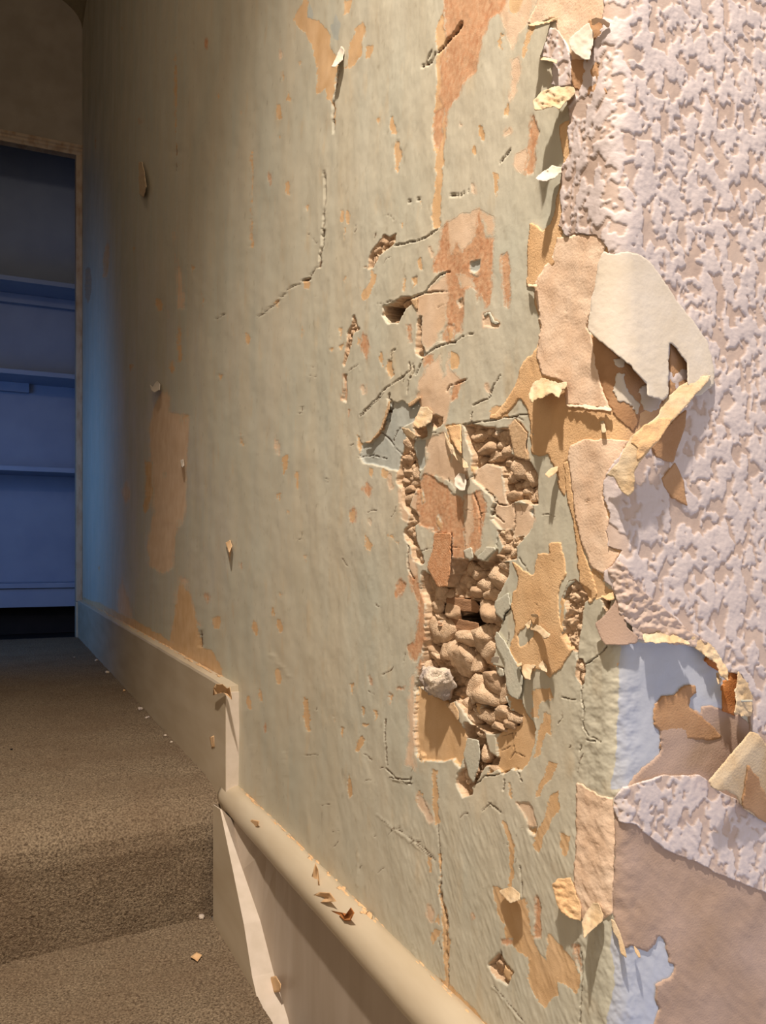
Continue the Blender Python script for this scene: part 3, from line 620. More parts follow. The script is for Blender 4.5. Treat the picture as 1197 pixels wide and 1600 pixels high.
for i, (cx, cy, rx, ry, dz, mt) in enumerate(ST):
    R = max(rx, ry)*.4e-3
    stone('rubble_stone', cx, cy, rx, ry, dz*1e-3-R*.45, R*.95+.8e-3, M_STONE2 if (mt == 'd' or i % 5 == 3) else M_STONE, wall, 100+i, 3 if R > 4.5e-3 else 2)

# flakes of paint and skim coat standing over the holes: parts of the wall
def flake(crop, s, mat, off=1.2e-3, tipo=0, root=None, tip=None, name='paint_flake', thick=1.1e-3):
    P = pts(crop, s); 
    if root is None: root = P.mean(0); tip = P.mean(0)+[20,0]; tipo = 0
    else: root = pts(crop, root)[0]; tip = pts(crop, tip)[0]
    return sheet(name, P, wall, mat, thick=thick, step=2.0, free=True, lift=lifter(root, tip, tipo, base=off), wa=.5)
M_SKIM = nmat('pale_skim', lin(206,176,140), lin(190,158,120), 90, .9, .5, 600)
M_TERRA = nmat('terracotta_plaster', lin(202,156,118), lin(190,138,98), 160, .9, .6, 700)
flake('g','700 540 750 600 830 740 865 830 860 930 840 975 780 940 760 870 750 740 700 640 690 590', M_PAINT, 1.0e-3, 1.5e-3, '740 600', '830 950')
flake('g','690 380 700 350 780 300 790 400 760 430 740 470 700 440', M_PAINT, .9e-3)
flake('g','520 1210 590 1220 602 1300 585 1400 560 1490 535 1460 520 1400 495 1310', M_PAINT, .8e-3)
flake('g','675 705 720 700 712 745 665 740', M_WHITE, 1.0e-3, 5e-3, '720 745', '670 705', thick=.5e-3)
flake('g','700 760 745 775 752 820 725 830 705 800', M_PAINT, -2e-3)
flake('g','385 1000 440 985 470 1060 462 1110 430 1060', M_SKIM, 1.5e-3, 2e-3, '440 990', '460 1110')
flake('f','440 795 532 798 526 1000 512 1080 460 1088 402 980 430 900', M_TERRA, 1.2e-3, 2.0e-3, '480 800', '470 1080', name='plaster_flake', thick=2.2e-3)
flake('f','665 935 720 870 765 870 768 890 705 945', M_PAINT, 1.0e-3)
flake('f','595 890 640 870 650 930 632 945 605 925', M_PAINT, .6e-3)
flake('f','835 235 870 182 940 262 928 340 948 408 872 388 848 300', M_SKIM, .7e-3, name='plaster_flake')
flake('f','265 232 300 235 352 282 330 300 290 280', M_CREAM, 1.5e-3, 5e-3, '345 290', '265 232', thick=.6e-3)
flake('f','195 95 205 92 200 140 185 190 150 262 95 318 60 312 100 300 140 255 170 190', M_SKIM, 1.0e-3, name='plaster_flake')
flake('f','300 105 345 72 372 66 372 80 330 110 302 128', M_SKIM, 1.6e-3, name='plaster_flake')
flake('k','1100 520 1135 500 1168 560 1197 575 1180 590 1150 575 1130 520 1108 545', M_PAINT, .7e-3)
flake('k','640 430 690 420 690 495 672 490', M_SKIM, .8e-3, name='plaster_flake')
flake('h','100 205 160 190 165 205 125 240 108 300 100 400 96 440 90 340', M_PAINT, .6e-3)

M_LATH = nmat('old_wood_lath', lin(168,130,98), lin(138,104,76), 30, .9, .6, 300, stretch=(1,1,6))
for s_, o_ in (('385 325 470 335 570 352 600 395 590 432 500 420 430 405 395 395','-7.5'),('370 455 440 462 590 492 600 540 480 570 400 575 375 540','-6.5')):
    sheet('lath', pts('g', s_), wall, M_LATH, thick=5e-3, step=2.2, free=True, lift=lambda x, y, o_=o_: float(o_)*1e-3+.3e-3*noise(x/20, y/3, 95), wa=.3)
# the pale lump of lime mortar wedged in the bottom of the big hole
lump = stone('lime_mortar_lump', 695, 1062, 23, 30, 3.5e-3, 11e-3, M_LUMP, None, 7, 4, .45)
tag(lump, 'whitish grey lump of mortar jutting from the bottom left of the big wall hole', 'mortar lump')

# ================================================================== papers on the wall
def emb(s_, z_, sd_):
    wx_ = s_+.003*noise(s_/.005, z_/.006, 61); wz_ = z_+.004*noise(s_/.005, z_/.006, 62)
    n_ = .8*noise(wx_/.0105, wz_/.0135, 63)+.75*noise(wx_/.0058, wz_/.0078, 67)+.25*noise(s_/.0024, z_/.003, 66)
    r_ = sst(-.16, -.05, n_)
    dome = .75+.25*sst(0, .5, n_)
    gz = np.clip(1-sd_/400, 0, 1)
    h = r_*(.75e-3*dome+.07e-3*noise(s_/.0010, z_/.0010, 64)+.07e-3*noise(s_/.0022, z_/.0022, 65))
    return h, r_
def wav(a, L1, seed, b=0): return lambda x, y: b+a*fbm(x/L1, y/L1, 2, seed)
HOL = pts('h','1030 690 1050 700 1100 800')
E1 = pts('x','940 -260 1380 -260 1380 1262 1197 1172 1172 1143 1169 1121 1173 1111 1169 1082 1154 1053 1136 1050 1120 1038 1099 1021 1082 1009 1059 1008 1036 1004 998 999 989 983 975 957 966 937 957 917 946 908 949 892 962 878 972 861 953 854 949 828 956 808 946 775 949 742 975 700 1000 690 1045 640 1010 560 985 480 965 430 949 385 933 368 908 365 886 368 875 352 881 328 878 299 880 265 893 240 892 200 894 189 891 159 899 143 915 135 917 100 930 70 946 45 946 20')
emboss = sheet('embossed_wallpaper', E1, None, M_EMB, thick=1.2e-3, step=1.6, hf=emb, attr=True, wa=.8, lift=wav(.4e-3, 60, 70, .3e-3))
tag(emboss, 'large sheet of white embossed wallpaper covering the right face from the top of the photo', 'wallpaper')
e1b = sheet('embossed_scrap', pts('b','870 170 920 240 950 330 965 400 955 500 900 520 850 500 852 440 860 360 780 330 815 260 850 165'), emboss, M_EMB, thick=1.6e-3, step=1.6, hf=emb, attr=True)
E2 = pts('x','960 1247 972 1230 1012 1218 1036 1210 1059 1212 1091 1210 1108 1221 1122 1236 1152 1250 1160 1262 1197 1282 1380 1392 1380 1490 1197 1395 1157 1379 1115 1362 1090 1347 1057 1335 1036 1325 1016 1308 991 1287 966 1281 960 1262')
emb2 = sheet('embossed_wallpaper', E2, None, M_EMB, thick=1.4e-3, step=1.6, hf=emb, attr=True, wa=.5)
tag(emb2, 'leftover band of embossed wallpaper sloping down to the right below the pale blue patch', 'wallpaper')

# backing paper on the return face
BP = pts('x','1021 1131 1024 1099 1036 1088 1053 1085 1065 1073 1085 1070 1088 1082 1076 1091 1075 1105 1096 1115 1094 1102 1108 1102 1128 1109 1152 1117 1169 1128 1200 1150 1380 1220 1380 1700 1018 1700 1018 1620 1024 1593 1030 1577 1024 1560 1026 1538 1048 1524 1054 1506 1044 1504 1043 1492 1038 1472 1030 1460 1022 1474 1012 1486 1000 1484 984 1476 972 1482 964 1460 958 1430 956 1392 961 1360 961 1280 960 1262 961 1247 972 1234 986 1221 1007 1198 1030 1180 1033 1169 1031 1160 1033 1146')
backing = sheet('backing_paper', BP, None, M_MAUVE, thick=.5e-3, step=3.5, wa=.9, lift=wav(.5e-3, 90, 71, .1e-3))
tag(backing, 'smooth mauve-brown backing paper covering the lower right face of the wall', 'backing paper')
sheet('tan_layer', pts('h','590 970 600 860 640 820 700 810 740 770 810 760 820 800 780 830 775 880 850 930 960 1040 900 1060 700 1040 620 1110 635 1020'), backing, M_BROWN, thick=.75e-3, step=3, lift=wav(.3e-3, 60, 72))
FOLD = sheet('folded_corner', pts('x','1172 1143 1150 1168 1128 1195 1107 1220 1112 1231 1122 1236 1135 1235 1150 1243 1160 1262 1178 1275 1197 1284 1240 1300 1290 1240 1260 1190 1197 1163 1185 1146'), backing, M_CREAM, thick=.5e-3, step=3, free=True,
      lift=lambda x, y: 3e-3+9e-3*np.clip(1-np.abs(((x-1172)*.757+(y-1143)*.65)-20)/90, 0, 1)**.7, wa=.6)
tag(FOLD, 'cream folded-over corner')
sheet('tan_tear', pts('m','640 1050 700 1150 785 1300 820 1560 785 1530 600 1400 620 1200'), FOLD, M_BROWN, thick=.3e-3, step=3, free=True, lift=lambda x, y: 3.4e-3+9e-3*np.clip(1-np.abs(((x-1172)*.757+(y-1143)*.65)-20)/90, 0, 1)**.7)
for s_, r_, t_ in (('470 770 500 790 540 870 575 980 600 1090 550 1050 530 940 490 880','490 780','590 1080'),('640 930 660 990 700 1040 705 1100 660 1040','645 940','700 1090')):
    sheet('torn_point', pts('n', s_), backing, M_CREAM, thick=.4e-3, step=2, free=True, lift=lifter(pts('n',r_)[0], pts('n',t_)[0], 5e-3, base=1.5e-3), wa=.3)

# lining paper: tan layer, then the fuzzy pink layer over it
A3 = pts('x','873 371 866 408 850 434 838 448 836 471 840 491 843 496 846 523 840 543 830 556 817 566 810 586 802 606 781 638 768 647 766 654 781 652 798 640 812 622 822 634 828 650 831 708 842 714 858 709 864 722 871 735 875 764 883 777 888 758 884 722 891 718 894 758 898 798 906 831 914 858 926 888 934 893 946 908 962 905 975 870 970 800 985 740 1010 700 1050 650 1020 560 975 440 950 384 933 368 908 367')
lining = sheet('lining_paper', A3, None, M_TAN, thick=.35e-3, step=2.6, wa=1.0, lift=wav(.25e-3, 70, 73, .05e-3))
tag(lining, 'large tan lining paper strip, pink and fuzzy above and below, beside the diagonal torn flap', 'lining paper')
sheet('pink_layer', pts('e','110 140 190 0 215 -85 330 -100 400 -95 450 -50 430 20 410 100 360 340 380 370 400 500 430 640 475 740 440 712 400 716 330 705 260 700 255 650 250 590 150 560 120 480 130 400 140 330'), lining, M_PINK, thick=.9e-3, step=2.4, lift=wav(.5e-3, 40, 74, .2e-3), wa=.8)
sheet('pink_layer', pts('e','290 890 340 865 480 865 550 870 500 960 450 1030 430 1130 462 1240 450 1300 460 1370 510 1400 480 1450 440 1497 380 1470 330 1330 300 1200 288 1080 276 960'), lining, M_PINK, thick=.9e-3, step=2.4, lift=wav(.4e-3, 40, 75, .1e-3), wa=.7)
sheet('mauve_layer', pts('e','380 370 440 420 500 470 640 600 650 660 720 690 600 740 570 840 480 745 430 640 395 500'), lining, M_BROWN, thick=.7e-3, step=2.4)
sheet('pale_residue', pts('e','490 560 520 560 530 620 560 660 590 700 580 750 550 700 500 680 480 640'), lining, M_WHITE, thick=1.0e-3, step=2, wa=1.6)
sheet('pale_residue', pts('e','600 620 640 600 700 680 690 720 620 740 600 700'), lining, M_WHITE, thick=1.0e-3, step=2, wa=1.6)
sheet('pale_residue', pts('e','480 490 520 480 530 520 500 525'), lining, M_WHITE, thick=1.0e-3, step=2, wa=1.2)
f = sheet('curled_flap', pts('e','75 650 100 600 140 575 215 595 258 588 255 612 218 665 190 648 130 672 92 690'), lining, M_CREAM, thick=.4e-3, step=2, free=True, lift=lifter(pts('e','170 570')[0], pts('e','165 680')[0], 11e-3, base=1.5e-3, crumple=1.5e-3, seed=4), wa=1.1)
sheet('paper_lip', pts('e','258 698 330 704 345 695 400 712 440 703 468 722 465 735 430 722 400 726 330 716 262 712'), lining, M_PINK, thick=.5e-3, step=2, free=True, lift=lifter(pts('e','360 695')[0], pts('e','360 730')[0], 3e-3, base=1.8e-3), wa=.8)
sheet('curled_flap', pts('f','1028 482 1060 452 1102 438 1098 468 1050 502'), lining, M_CREAM, thick=.4e-3, step=1.8, free=True, lift=lifter(pts('f','1110 430')[0], pts('f','1040 500')[0], 9e-3, base=1.5e-3, crumple=.8e-3), wa=.5)
sheet('nick', pts('e','415 780 430 775 445 830 425 835'), lining, M_CREAM, thick=.5e-3, step=1.6, free=True, lift=lifter(pts('e','425 775')[0], pts('e','430 835')[0], 3e-3, base=1.2e-3), wa=.5)
sheet('tan_streak', pts('e','250 970 270 960 300 1200 320 1300 340 1400 380 1497 400 1600 370 1640 330 1560 310 1400 290 1240 262 1130'), lining, M_TAN, thick=.4e-3, step=2)

upper = sheet('lining_paper', pts('x','850 -240 960 -255 950 20 946 45 930 75 920 110 905 125 885 115 875 60 870 28 838 40 827 36 838 16 843 0'), None, M_PINK, thick=1.0e-3, step=2.4, lift=wav(.4e-3, 50, 76, .1e-3), wa=.7)
tag(upper, 'peach lining paper left of the embossed sheet at the top edge of the photo', 'lining paper')
sheet('bare_patch', pts('b','1060 120 1150 110 1170 160 1130 300 1120 480 1180 560 1060 560 980 520 950 430 960 350 1040 350'), upper, M_BROWN, thick=1.5e-3, step=2.2, lift=wav(.6e-3, 30, 77, .3e-3))
f = sheet('curled_flap', pts('b','925 235 1000 160 1050 135 1078 190 1072 260 1050 355 1000 335 940 290'), upper, M_WHITE, thick=.5e-3, step=2, free=True, lift=lifter(pts('b','1000 120')[0], pts('b','1000 340')[0], 5e-3, base=2.2e-3, crumple=.5e-3), wa=.6)
sheet('curled_flap', pts('b','1060 110 1090 100 1140 112 1170 140 1160 165 1110 130 1070 150'), upper, M_PINK, thick=.5e-3, step=2, free=True, lift=lifter(pts('b','1120 180')[0], pts('b','1110 100')[0], 5e-3, base=2.5e-3), wa=.6)
side = sheet('lining_paper', pts('x','877 196 892 188 900 210 897 245 890 262 882 268 872 300 868 330 860 350 848 362 838 352 828 347 825 400 825 447 838 450 852 436 868 410 876 372 880 330 884 290'), None, M_TAN, thick=.8e-3, step=2.2, wa=.7)
tag(side, 'narrow tan lining paper strip left of the stippled wallpaper edge, above the peach sheet', 'lining paper')
sheet('curled_edge', pts('c','72 1335 95 1340 118 1338 120 1352 95 1350 76 1350'), side, M_CREAM, thick=.5e-3, step=1.8, free=True, lift=lifter(pts('c','95 1325')[0], pts('c','95 1352')[0], 4e-3, base=1.2e-3), wa=.5)

# the big pale flap and the diagonal torn strip
F1 = pts('x','938 400 944 392 958 398 980 393 1003 400 1015 408 1032 430 1058 470 1082 500 1105 533 1115 566 1116 602 1090 620 1076 610 1075 597 1072 566 1058 545 1045 533 1044 600 1045 618 1036 626 1011 618 1010 599 999 589 986 572 966 556 946 540 933 529 919 517 922 480 930 440 934 415')
flap = sheet('peeled_flap', F1, emboss, M_WHITE, thick=.5e-3, step=2.6, free=True, lift=lifter((1060,440), (945,575), 8e-3, base=2.6e-3, power=1.5, crumple=.15e-3, seed=9), wa=.6)
tag(flap, 'smooth off-white peeled flap')
sheet('brown_tear', pts('e','735 380 820 460 850 600 800 680 730 680'), emboss, M_BROWN, thick=2.2e-3, step=2.5, wa=.5)
sheet('brown_tear', pts('e','690 1050 750 978 772 1010 790 1060 808 1180 740 1140 705 1090'), emboss, M_BROWN, thick=2.5e-3, step=2, wa=.4)
sheet('tan_tear', pts('e','810 725 800 800 765 900 742 978 660 950 640 900 740 780'), emboss, M_BROWN, thick=2.6e-3, step=2, wa=.4)
def striplift(x, y):
    # the strip springs out from the wall in the middle and bows back at both ends
    u = np.clip(((x-955)*-.0+(y-590)/190.0), 0, 1)
    side_ = ((x-1030)*.62+(y-680)*.78)
    return 5e-3+8e-3*np.sin(np.pi*np.clip(u*.8+.2, 0, 1))**1.2+.00012*side_+.6e-3*fbm(x/18, y/18, 2, 12)
strip = sheet('torn_paper_strip', pts('e','940 558 925 592 880 640 800 730 740 800 680 880 600 975 578 1020 578 1100 550 1138 515 1110 480 1040 440 1032 500 970 540 890 560 850 620 800 690 750 720 680 790 615 870 570'), None, M_CREAM, thick=.5e-3, step=2.2, free=True, lift=striplift, wa=.6)
tag(strip, 'cream and tan torn paper strip curling diagonally out from the wall beside the embossed sheet', 'torn paper')
sheet('tan_face', pts('e','690 762 762 766 740 800 700 860 592 968 590 900 560 880 575 850 620 800'), strip, M_TAN, thick=.25e-3, step=2, free=True, lift=lambda x, y: striplift(x, y)+.35e-3, wa=.7)

# curls along the torn rim above the pale blue patch
for s_, mt, r_, t_ in (('350 130 420 220 490 340 485 440 430 370 400 290 340 240 260 185 180 130 140 70 250 80', M_CREAM, '300 60', '420 360'),
                       ('560 330 640 430 680 560 672 695 630 705 540 680 555 600 545 480', M_CREAM, '690 500', '540 560'),
                       ('395 350 425 345 440 420 415 450 400 400', M_CREAM, '430 340', '410 450'),
                       ('-180 60 -60 30 60 60 150 90 200 135 120 130 0 125 -80 130 -160 110', M_CREAM, '0 40', '0 130')):
    sheet('torn_rim', pts('m', s_), emboss, mt, thick=.5e-3, step=2, free=True, lift=lifter(pts('m',r_)[0], pts('m',t_)[0], 7e-3, base=2.5e-3, crumple=1.6e-3, seed=21), wa=1.0)
sheet('rusty_tear', pts('m','490 325 560 340 590 400 545 480 535 600 535 695 440 650 425 480 440 420 480 410'), emboss, M_ORANGE, thick=.9e-3, step=2)
sheet('rusty_tear', pts('m','330 180 400 200 440 290 430 350 380 320 340 300 300 260'), emboss, M_ORANGE, thick=.9e-3, step=2)
sheet('plaster_chip', pts('m','560 565 680 568 684 582 600 584'), emboss, M_PAINT, thick=.8e-3, step=2, free=True, lift=lambda x, y: 8e-3+0*x, wa=.3)
# bubbly rim of the embossed sheet
sheet('peeled_rim', pts('h','345 130 400 90 450 130 480 200 560 280 680 370 780 470 880 530 900 600 820 555 700 540 600 520 500 515 470 450 410 370 380 250'), emboss, M_EMB, thick=1.6e-3, step=1.7, free=True,
      lift=lambda x, y: 2.4e-3+.9e-3*(1-worley(x/12, y/10, 91)[0])+1.3e-3*fbm(x/14, y/12, 3, 90), wa=1.0)
mv = sheet('mauve_flap', pts('h','275 430 330 380 390 300 430 370 450 450 510 500 500 535 420 547 330 545 300 500'), None, M_MAUVE, thick=.5e-3, step=2.2, free=True, lift=lifter(pts('h','430 350')[0], pts('h','330 545')[0], 4e-3, base=2.2e-3), wa=.5)
tag(mv, 'small mauve-brown paper flap hanging over the corner, left of the pale blue patch top', 'torn paper')

# tan patch beside the big hole with its curls
T2 = pts('g','790 110 840 130 870 170 930 190 960 60 1040 60 1040 0 1110 -20 1130 100 1150 190 1110 240 1100 330 1100 450 1130 560 1180 660 1100 780 1040 840 1000 790 960 770 900 840 870 840 860 760 820 740 780 660 800 600 820 570 810 450 790 380 800 300 830 280 840 200')
tanp = sheet('lining_paper', T2, None, M_TAN, thick=.35e-3, step=2.2, holes=[pts('l','165 600 205 540 270 470 290 540 300 600 240 680 180 700')], lift=wav(.2e-3, 50, 79))
tag(tanp, 'tan lining paper patch with small curls just right of the big rubble hole', 'lining paper')
for s_, r_, t_, a_ in (('265 440 270 420 322 428 328 450 295 455','300 460','290 420',3e-3),('252 550 280 508 340 518 390 560 425 592 412 622 370 632 345 590 300 570','300 500','380 620',9e-3),
                  ('195 525 235 490 268 470 262 520 235 560 225 525','240 470','225 560',3e-3),('140 840 185 820 188 852 150 862','165 815','160 862',4e-3),
                  ('188 870 212 842 312 850 275 890 255 972 212 962 194 920','250 835','235 970',8e-3),('325 850 362 812 402 862 395 915 352 888','360 800','370 910',6e-3)):
    sheet('curled_flap', pts('l', s_), tanp, M_CREAM, thick=.4e-3, step=1.6, free=True, lift=lifter(pts('l',r_)[0], pts('l',t_)[0], a_, base=1.2e-3, crumple=1.2e-3, seed=31), wa=.6)
# lower left face paper with its curled flaps
C1 = pts('x','902 1222 912 1226 933 1242 958 1247 961 1300 959 1390 957 1428 940 1438 915 1440 905 1430 903 1400 900 1378 902 1300')
low1 = sheet('lining_paper', C1, None, M_PINK, thick=.6e-3, step=2.2, wa=.6, lift=wav(.15e-3, 40, 81))
tag(low1, 'upright tan paper strip on the corner edge in the lower part of the wall', 'lining paper')
f = sheet('curled_flap', pts('n','10 510 60 460 160 455 190 540 240 680 240 790 160 770 80 730 40 630'), low1, M_TAN, thick=.4e-3, step=2, free=True, lift=lifter(pts('n','240 560')[0], pts('n','20 620')[0], 8e-3, base=1.2e-3, crumple=1e-3, seed=41), wa=.6)
f = sheet('curled_flap', pts('n','245 800 280 720 330 650 375 650 415 740 412 790 330 860 260 930'), low1, M_CREAM, thick=.4e-3, step=2, free=True, lift=lifter(pts('n','400 700')[0], pts('n','260 900')[0], 10e-3, base=2e-3, crumple=.8e-3, seed=42), wa=.4)
sheet('torn_edge', pts('l','800 300 860 270 955 235 960 290 925 320 860 285 800 312'), lining, M_TAN, thick=.5e-3, step=1.8, free=True, lift=lifter(pts('l','870 240')[0], pts('l','860 315')[0], 3e-3, base=1.5e-3))

# single loose curls
def curl(name, lab, crop, s_, mat, r_, t_, amt, base=1.2e-3, cr=.8e-3, wa=.6, step=1.8, seed=50, power=1.4):
    o = sheet(name, pts(crop, s_), None, mat, thick=.45e-3, step=step, free=True, lift=lifter(pts(crop,r_)[0], pts(crop,t_)[0], amt, base=base, crumple=cr, seed=seed, power=power), wa=wa)
    return tag(o, lab, 'paper curl')
curl('paper_curl','crumpled orange-cream paper curl sticking out at the left edge of the wallpaper near the top','b','720 590 780 530 850 505 960 508 972 548 920 592 880 642 840 622 780 642 730 645',M_CREAM,'960 500','760 640',11e-3,3.5e-3,1.4e-3,seed=51)
curl('paper_curl','white pointed paper curl sticking out below the crumpled orange-cream one','b','735 1045 780 1000 812 985 830 963 895 978 890 1010 840 1045 780 1062',M_WHITE,'895 960','745 1055',13e-3,2e-3,1e-3,seed=52)
curl('paper_curl','thin ragged tan paper curl nearest the top edge of the photo','b','690 140 740 130 800 125 862 98 862 122 800 135 750 150 700 156',M_CREAM,'800 100','760 156',9e-3,1.5e-3,1e-3,seed=53)
curl('paper_curl','small frayed tan paper curl between the ragged top curl and the crumpled one','b','750 350 780 330 820 342 862 352 858 378 835 362 790 352',M_CREAM,'820 320','820 378',8e-3,1.5e-3,1e-3,seed=54)
curl('paper_curl','white paper curl standing up from the forked tan patch at the top middle','a','400 208 416 240 405 280 375 310 350 316 370 280 385 240',M_WHITE,'410 240','355 316',10e-3,1e-3,.6e-3,seed=55)
curl('paper_curl','rolled orange-edged paper curl lying across the peach plaster in the hole top','f','490 250 512 290 560 370 612 420 622 448 600 452 545 385 505 320',M_CREAM,'590 350','510 420',6e-3,2e-3,1.5e-3,seed=56)
curl('paper_curl','crumpled cream paper tuft in the middle of the damage above the terracotta patch','f','545 505 575 480 600 478 612 520 602 572 575 570 550 545',M_WHITE,'600 480','560 560',5e-3,2e-3,1.2e-3,seed=57)
curl('paper_curl','pale peach paper flap hanging beside the grey-blue patch','f','325 218 365 122 400 118 432 150 425 200 392 228 352 240',M_CREAM,'420 130','335 235',7e-3,1e-3,1e-3,seed=58)
curl('paper_curl','tan paper blade standing between peach plaster and rubble at the hole top','f','505 228 582 214 586 300 584 380 560 350 530 290',M_TAN,'510 240','585 340',7e-3,1e-3,.8e-3,seed=59)
curl('paper_curl','small cream paper curl on the tan patch at the lower right','i','190 462 240 445 272 470 272 495 235 510 205 482',M_CREAM,'240 440','235 510',8e-3,1e-3,1e-3,seed=60)
curl('paper_curl','white and cream paper sliver curling off the far wall above the middle height','r','648 758 668 756 686 870 672 926 650 905',M_CREAM,'650 830','690 830',14e-3,1e-3,1e-3,seed=61,step=1.4,wa=.3)
curl('paper_curl','white curled paper chip on the far wall above the brown stain','p','698 300 712 312 735 285 750 300 748 326 722 340 705 328',M_WHITE,'725 290','725 340',12e-3,2e-3,1e-3,seed=62,step=1.2,wa=.3)
curl('paper_curl','tiny white paper chip at the right edge of the brown stain','p','842 655 858 650 862 680 850 692',M_WHITE,'850 648','850 692',7e-3,2e-3,.5e-3,seed=63,step=1.1,wa=.2)
curl('paper_curl','small orange-tan paper curl right of the brown stain','p','1054 1042 1076 1028 1086 1056 1070 1092 1062 1064',M_TAN,'1070 1030','1060 1090',8e-3,2e-3,.5e-3,seed=64,step=1.2,wa=.2)
curl('paper_curl','tan paper tatter on the wall just above the far skirting','q','345 158 360 130 372 120 390 140 385 158 365 150',M_TAN,'372 120','350 158',10e-3,2e-3,2e-3,seed=65,step=1.2,wa=.3)

# ================================================================== joinery along the wall
def tri_strip(name, A, B, mat, parent=None):
    n = len(A); V = list(A)+list(B); Fc = [(i, i+1, n+i+1, n+i) for i in range(n-1)]
    return mesh_obj(name, [(x, y, z+ZE) for x, y, z in V], Fc, mat, parent, smooth=False)
YE = 1.0925
skirt = extrude('baseboard_right', [(.29,-.60),(.272,-.60),(.272,-.179),(.2735,-.1755),(.29,-.174)], YE, 3.53, M_TRIM, n=60, wob=.0008)
tag(skirt, 'cream painted skirting board along the landing', kind='structure')
endcap = box('end_cap', .2722, .2925, YE-.0012, YE+.0002, -.322, -.183, M_TRIMP, skirt, .0004)
tag(endcap, 'pale pink end grain face of the skirting')
bead = extrude('trim_1', [(.292,-.310),(.284,-.3105),(.277,-.313),(.271,-.318),(.2675,-.3245),(.2668,-.332),(.269,-.339),(.273,-.344),(.279,-.3465),(.285,-.3475),(.292,-.3475)], .30, 1.118, M_TRIM, n=90, wob=.0006)
bead.data.polygons.foreach_set('use_smooth', np.ones(len(bead.data.polygons), bool))
tag(bead, 'cream rounded moulding along the foot of the sage wall', kind='structure')
# string board beside the stairs and the panel above it
L1 = [onplane(*p, .255) for p in ((333,1257),(344,1265),(364,1361),(381,1444),(394,1526),(411,1600))]
L1 += [(.255, L1[-1][1]-.12, L1[-1][2]-.12), (.255, L1[-1][1]-.4, L1[-1][2]-.45)]
X2 = [.256,.257,.267,.275,.280,.283,.283,.283]
L2 = [(x2, p[1], p[2]) for x2, p in zip(X2, L1)]
string = tri_strip('trim_2', L1, L2, M_TRIMP); tag(string, 'pale stair string board descending beside the carpeted step', kind='structure')
low_ = [(.255, p[1], -1.2) for p in L1]
tri_strip('string_face', low_, L1, M_TRIM, string)
tops = [(.2835, p[1]+.0, -.3465) for p in L2]; tops[0] = (.270, L2[0][1], -.343); tops[1] = (.272, L2[1][1], -.3445)
panel = tri_strip('trim_3', L2+[(.283,.30,-1.1)], tops+[(.2835,.30,-.3465)], M_PANEL); tag(panel, 'dull pinkish brown painted panel under the rounded moulding', kind='structure')
# tan residue left on the joinery
def resid(name, X0, px, mat, parent, d=.0009, th=.001, step=1.5, ztop=None):
    pass
def blob_on(pt3, r, nrm, mat, name, parent, seed, flat=.3):
    V, Fc = ICOS[2]; V = V.copy(); V *= (1+.45*fbm(V[:,0]*1.7+seed, V[:,1]*1.7+V[:,2], 3, seed))[:, None]
    V = V*np.array(r)
    V = V+np.array([pt3[0], pt3[1], pt3[2]+ZE]); return mesh_obj(name, V, Fc, mat, parent, smooth=False)
rs = np.random.RandomState(5)
def crust(P, Y0, Y1, n, mats, zt, xr, parent, sz=(.0012,.004,.0012)):
    """ragged scraps lodged along a ledge: one joined part"""
    Vs = []; Fs = []; V0, F0 = ICOS[2]
    c = 0
    for i in range(n):
        yy = Y0+(Y1-Y0)*rs.rand(); k = rs.rand(3)*.8+.5
        V = V0*(1+.6*fbm(V0[:,0]*1.9+i, V0[:,1]*1.9+V0[:,2], 3, i))[:, None]*np.array(sz)*k; V[:,2] += V[:,0]*(rs.rand()-.3)*1.2
        V = V+np.array([xr[0]+(xr[1]-xr[0])*rs.rand()**.6, yy, zt(yy)+ZE+.0006*rs.rand()])
        Vs.append(V); Fs.append(F0+c); c += len(V0)
    o = mesh_obj('paper_residue', np.concatenate(Vs), np.concatenate(Fs), mats, parent, smooth=False); tag(o, kind='stuff'); return o
crust(None, 1.15, 3.45, 170, M_TAN, lambda y: -.1745, (.283,.2905), skirt, (.0014,.016,.0008))
crust(None, .80, 1.09, 70, M_TAN, lambda y: -.3108, (.286,.2905), bead, (.001,.006,.0006))
crust(None, .62, .80, 34, M_TAN, lambda y: -.3108, (.284,.2905), bead, (.0022,.005,.0005))
crust(None, .33, .56, 80, M_TAN, lambda y: -.3108, (.286,.2905), bead, (.001,.004,.0006))
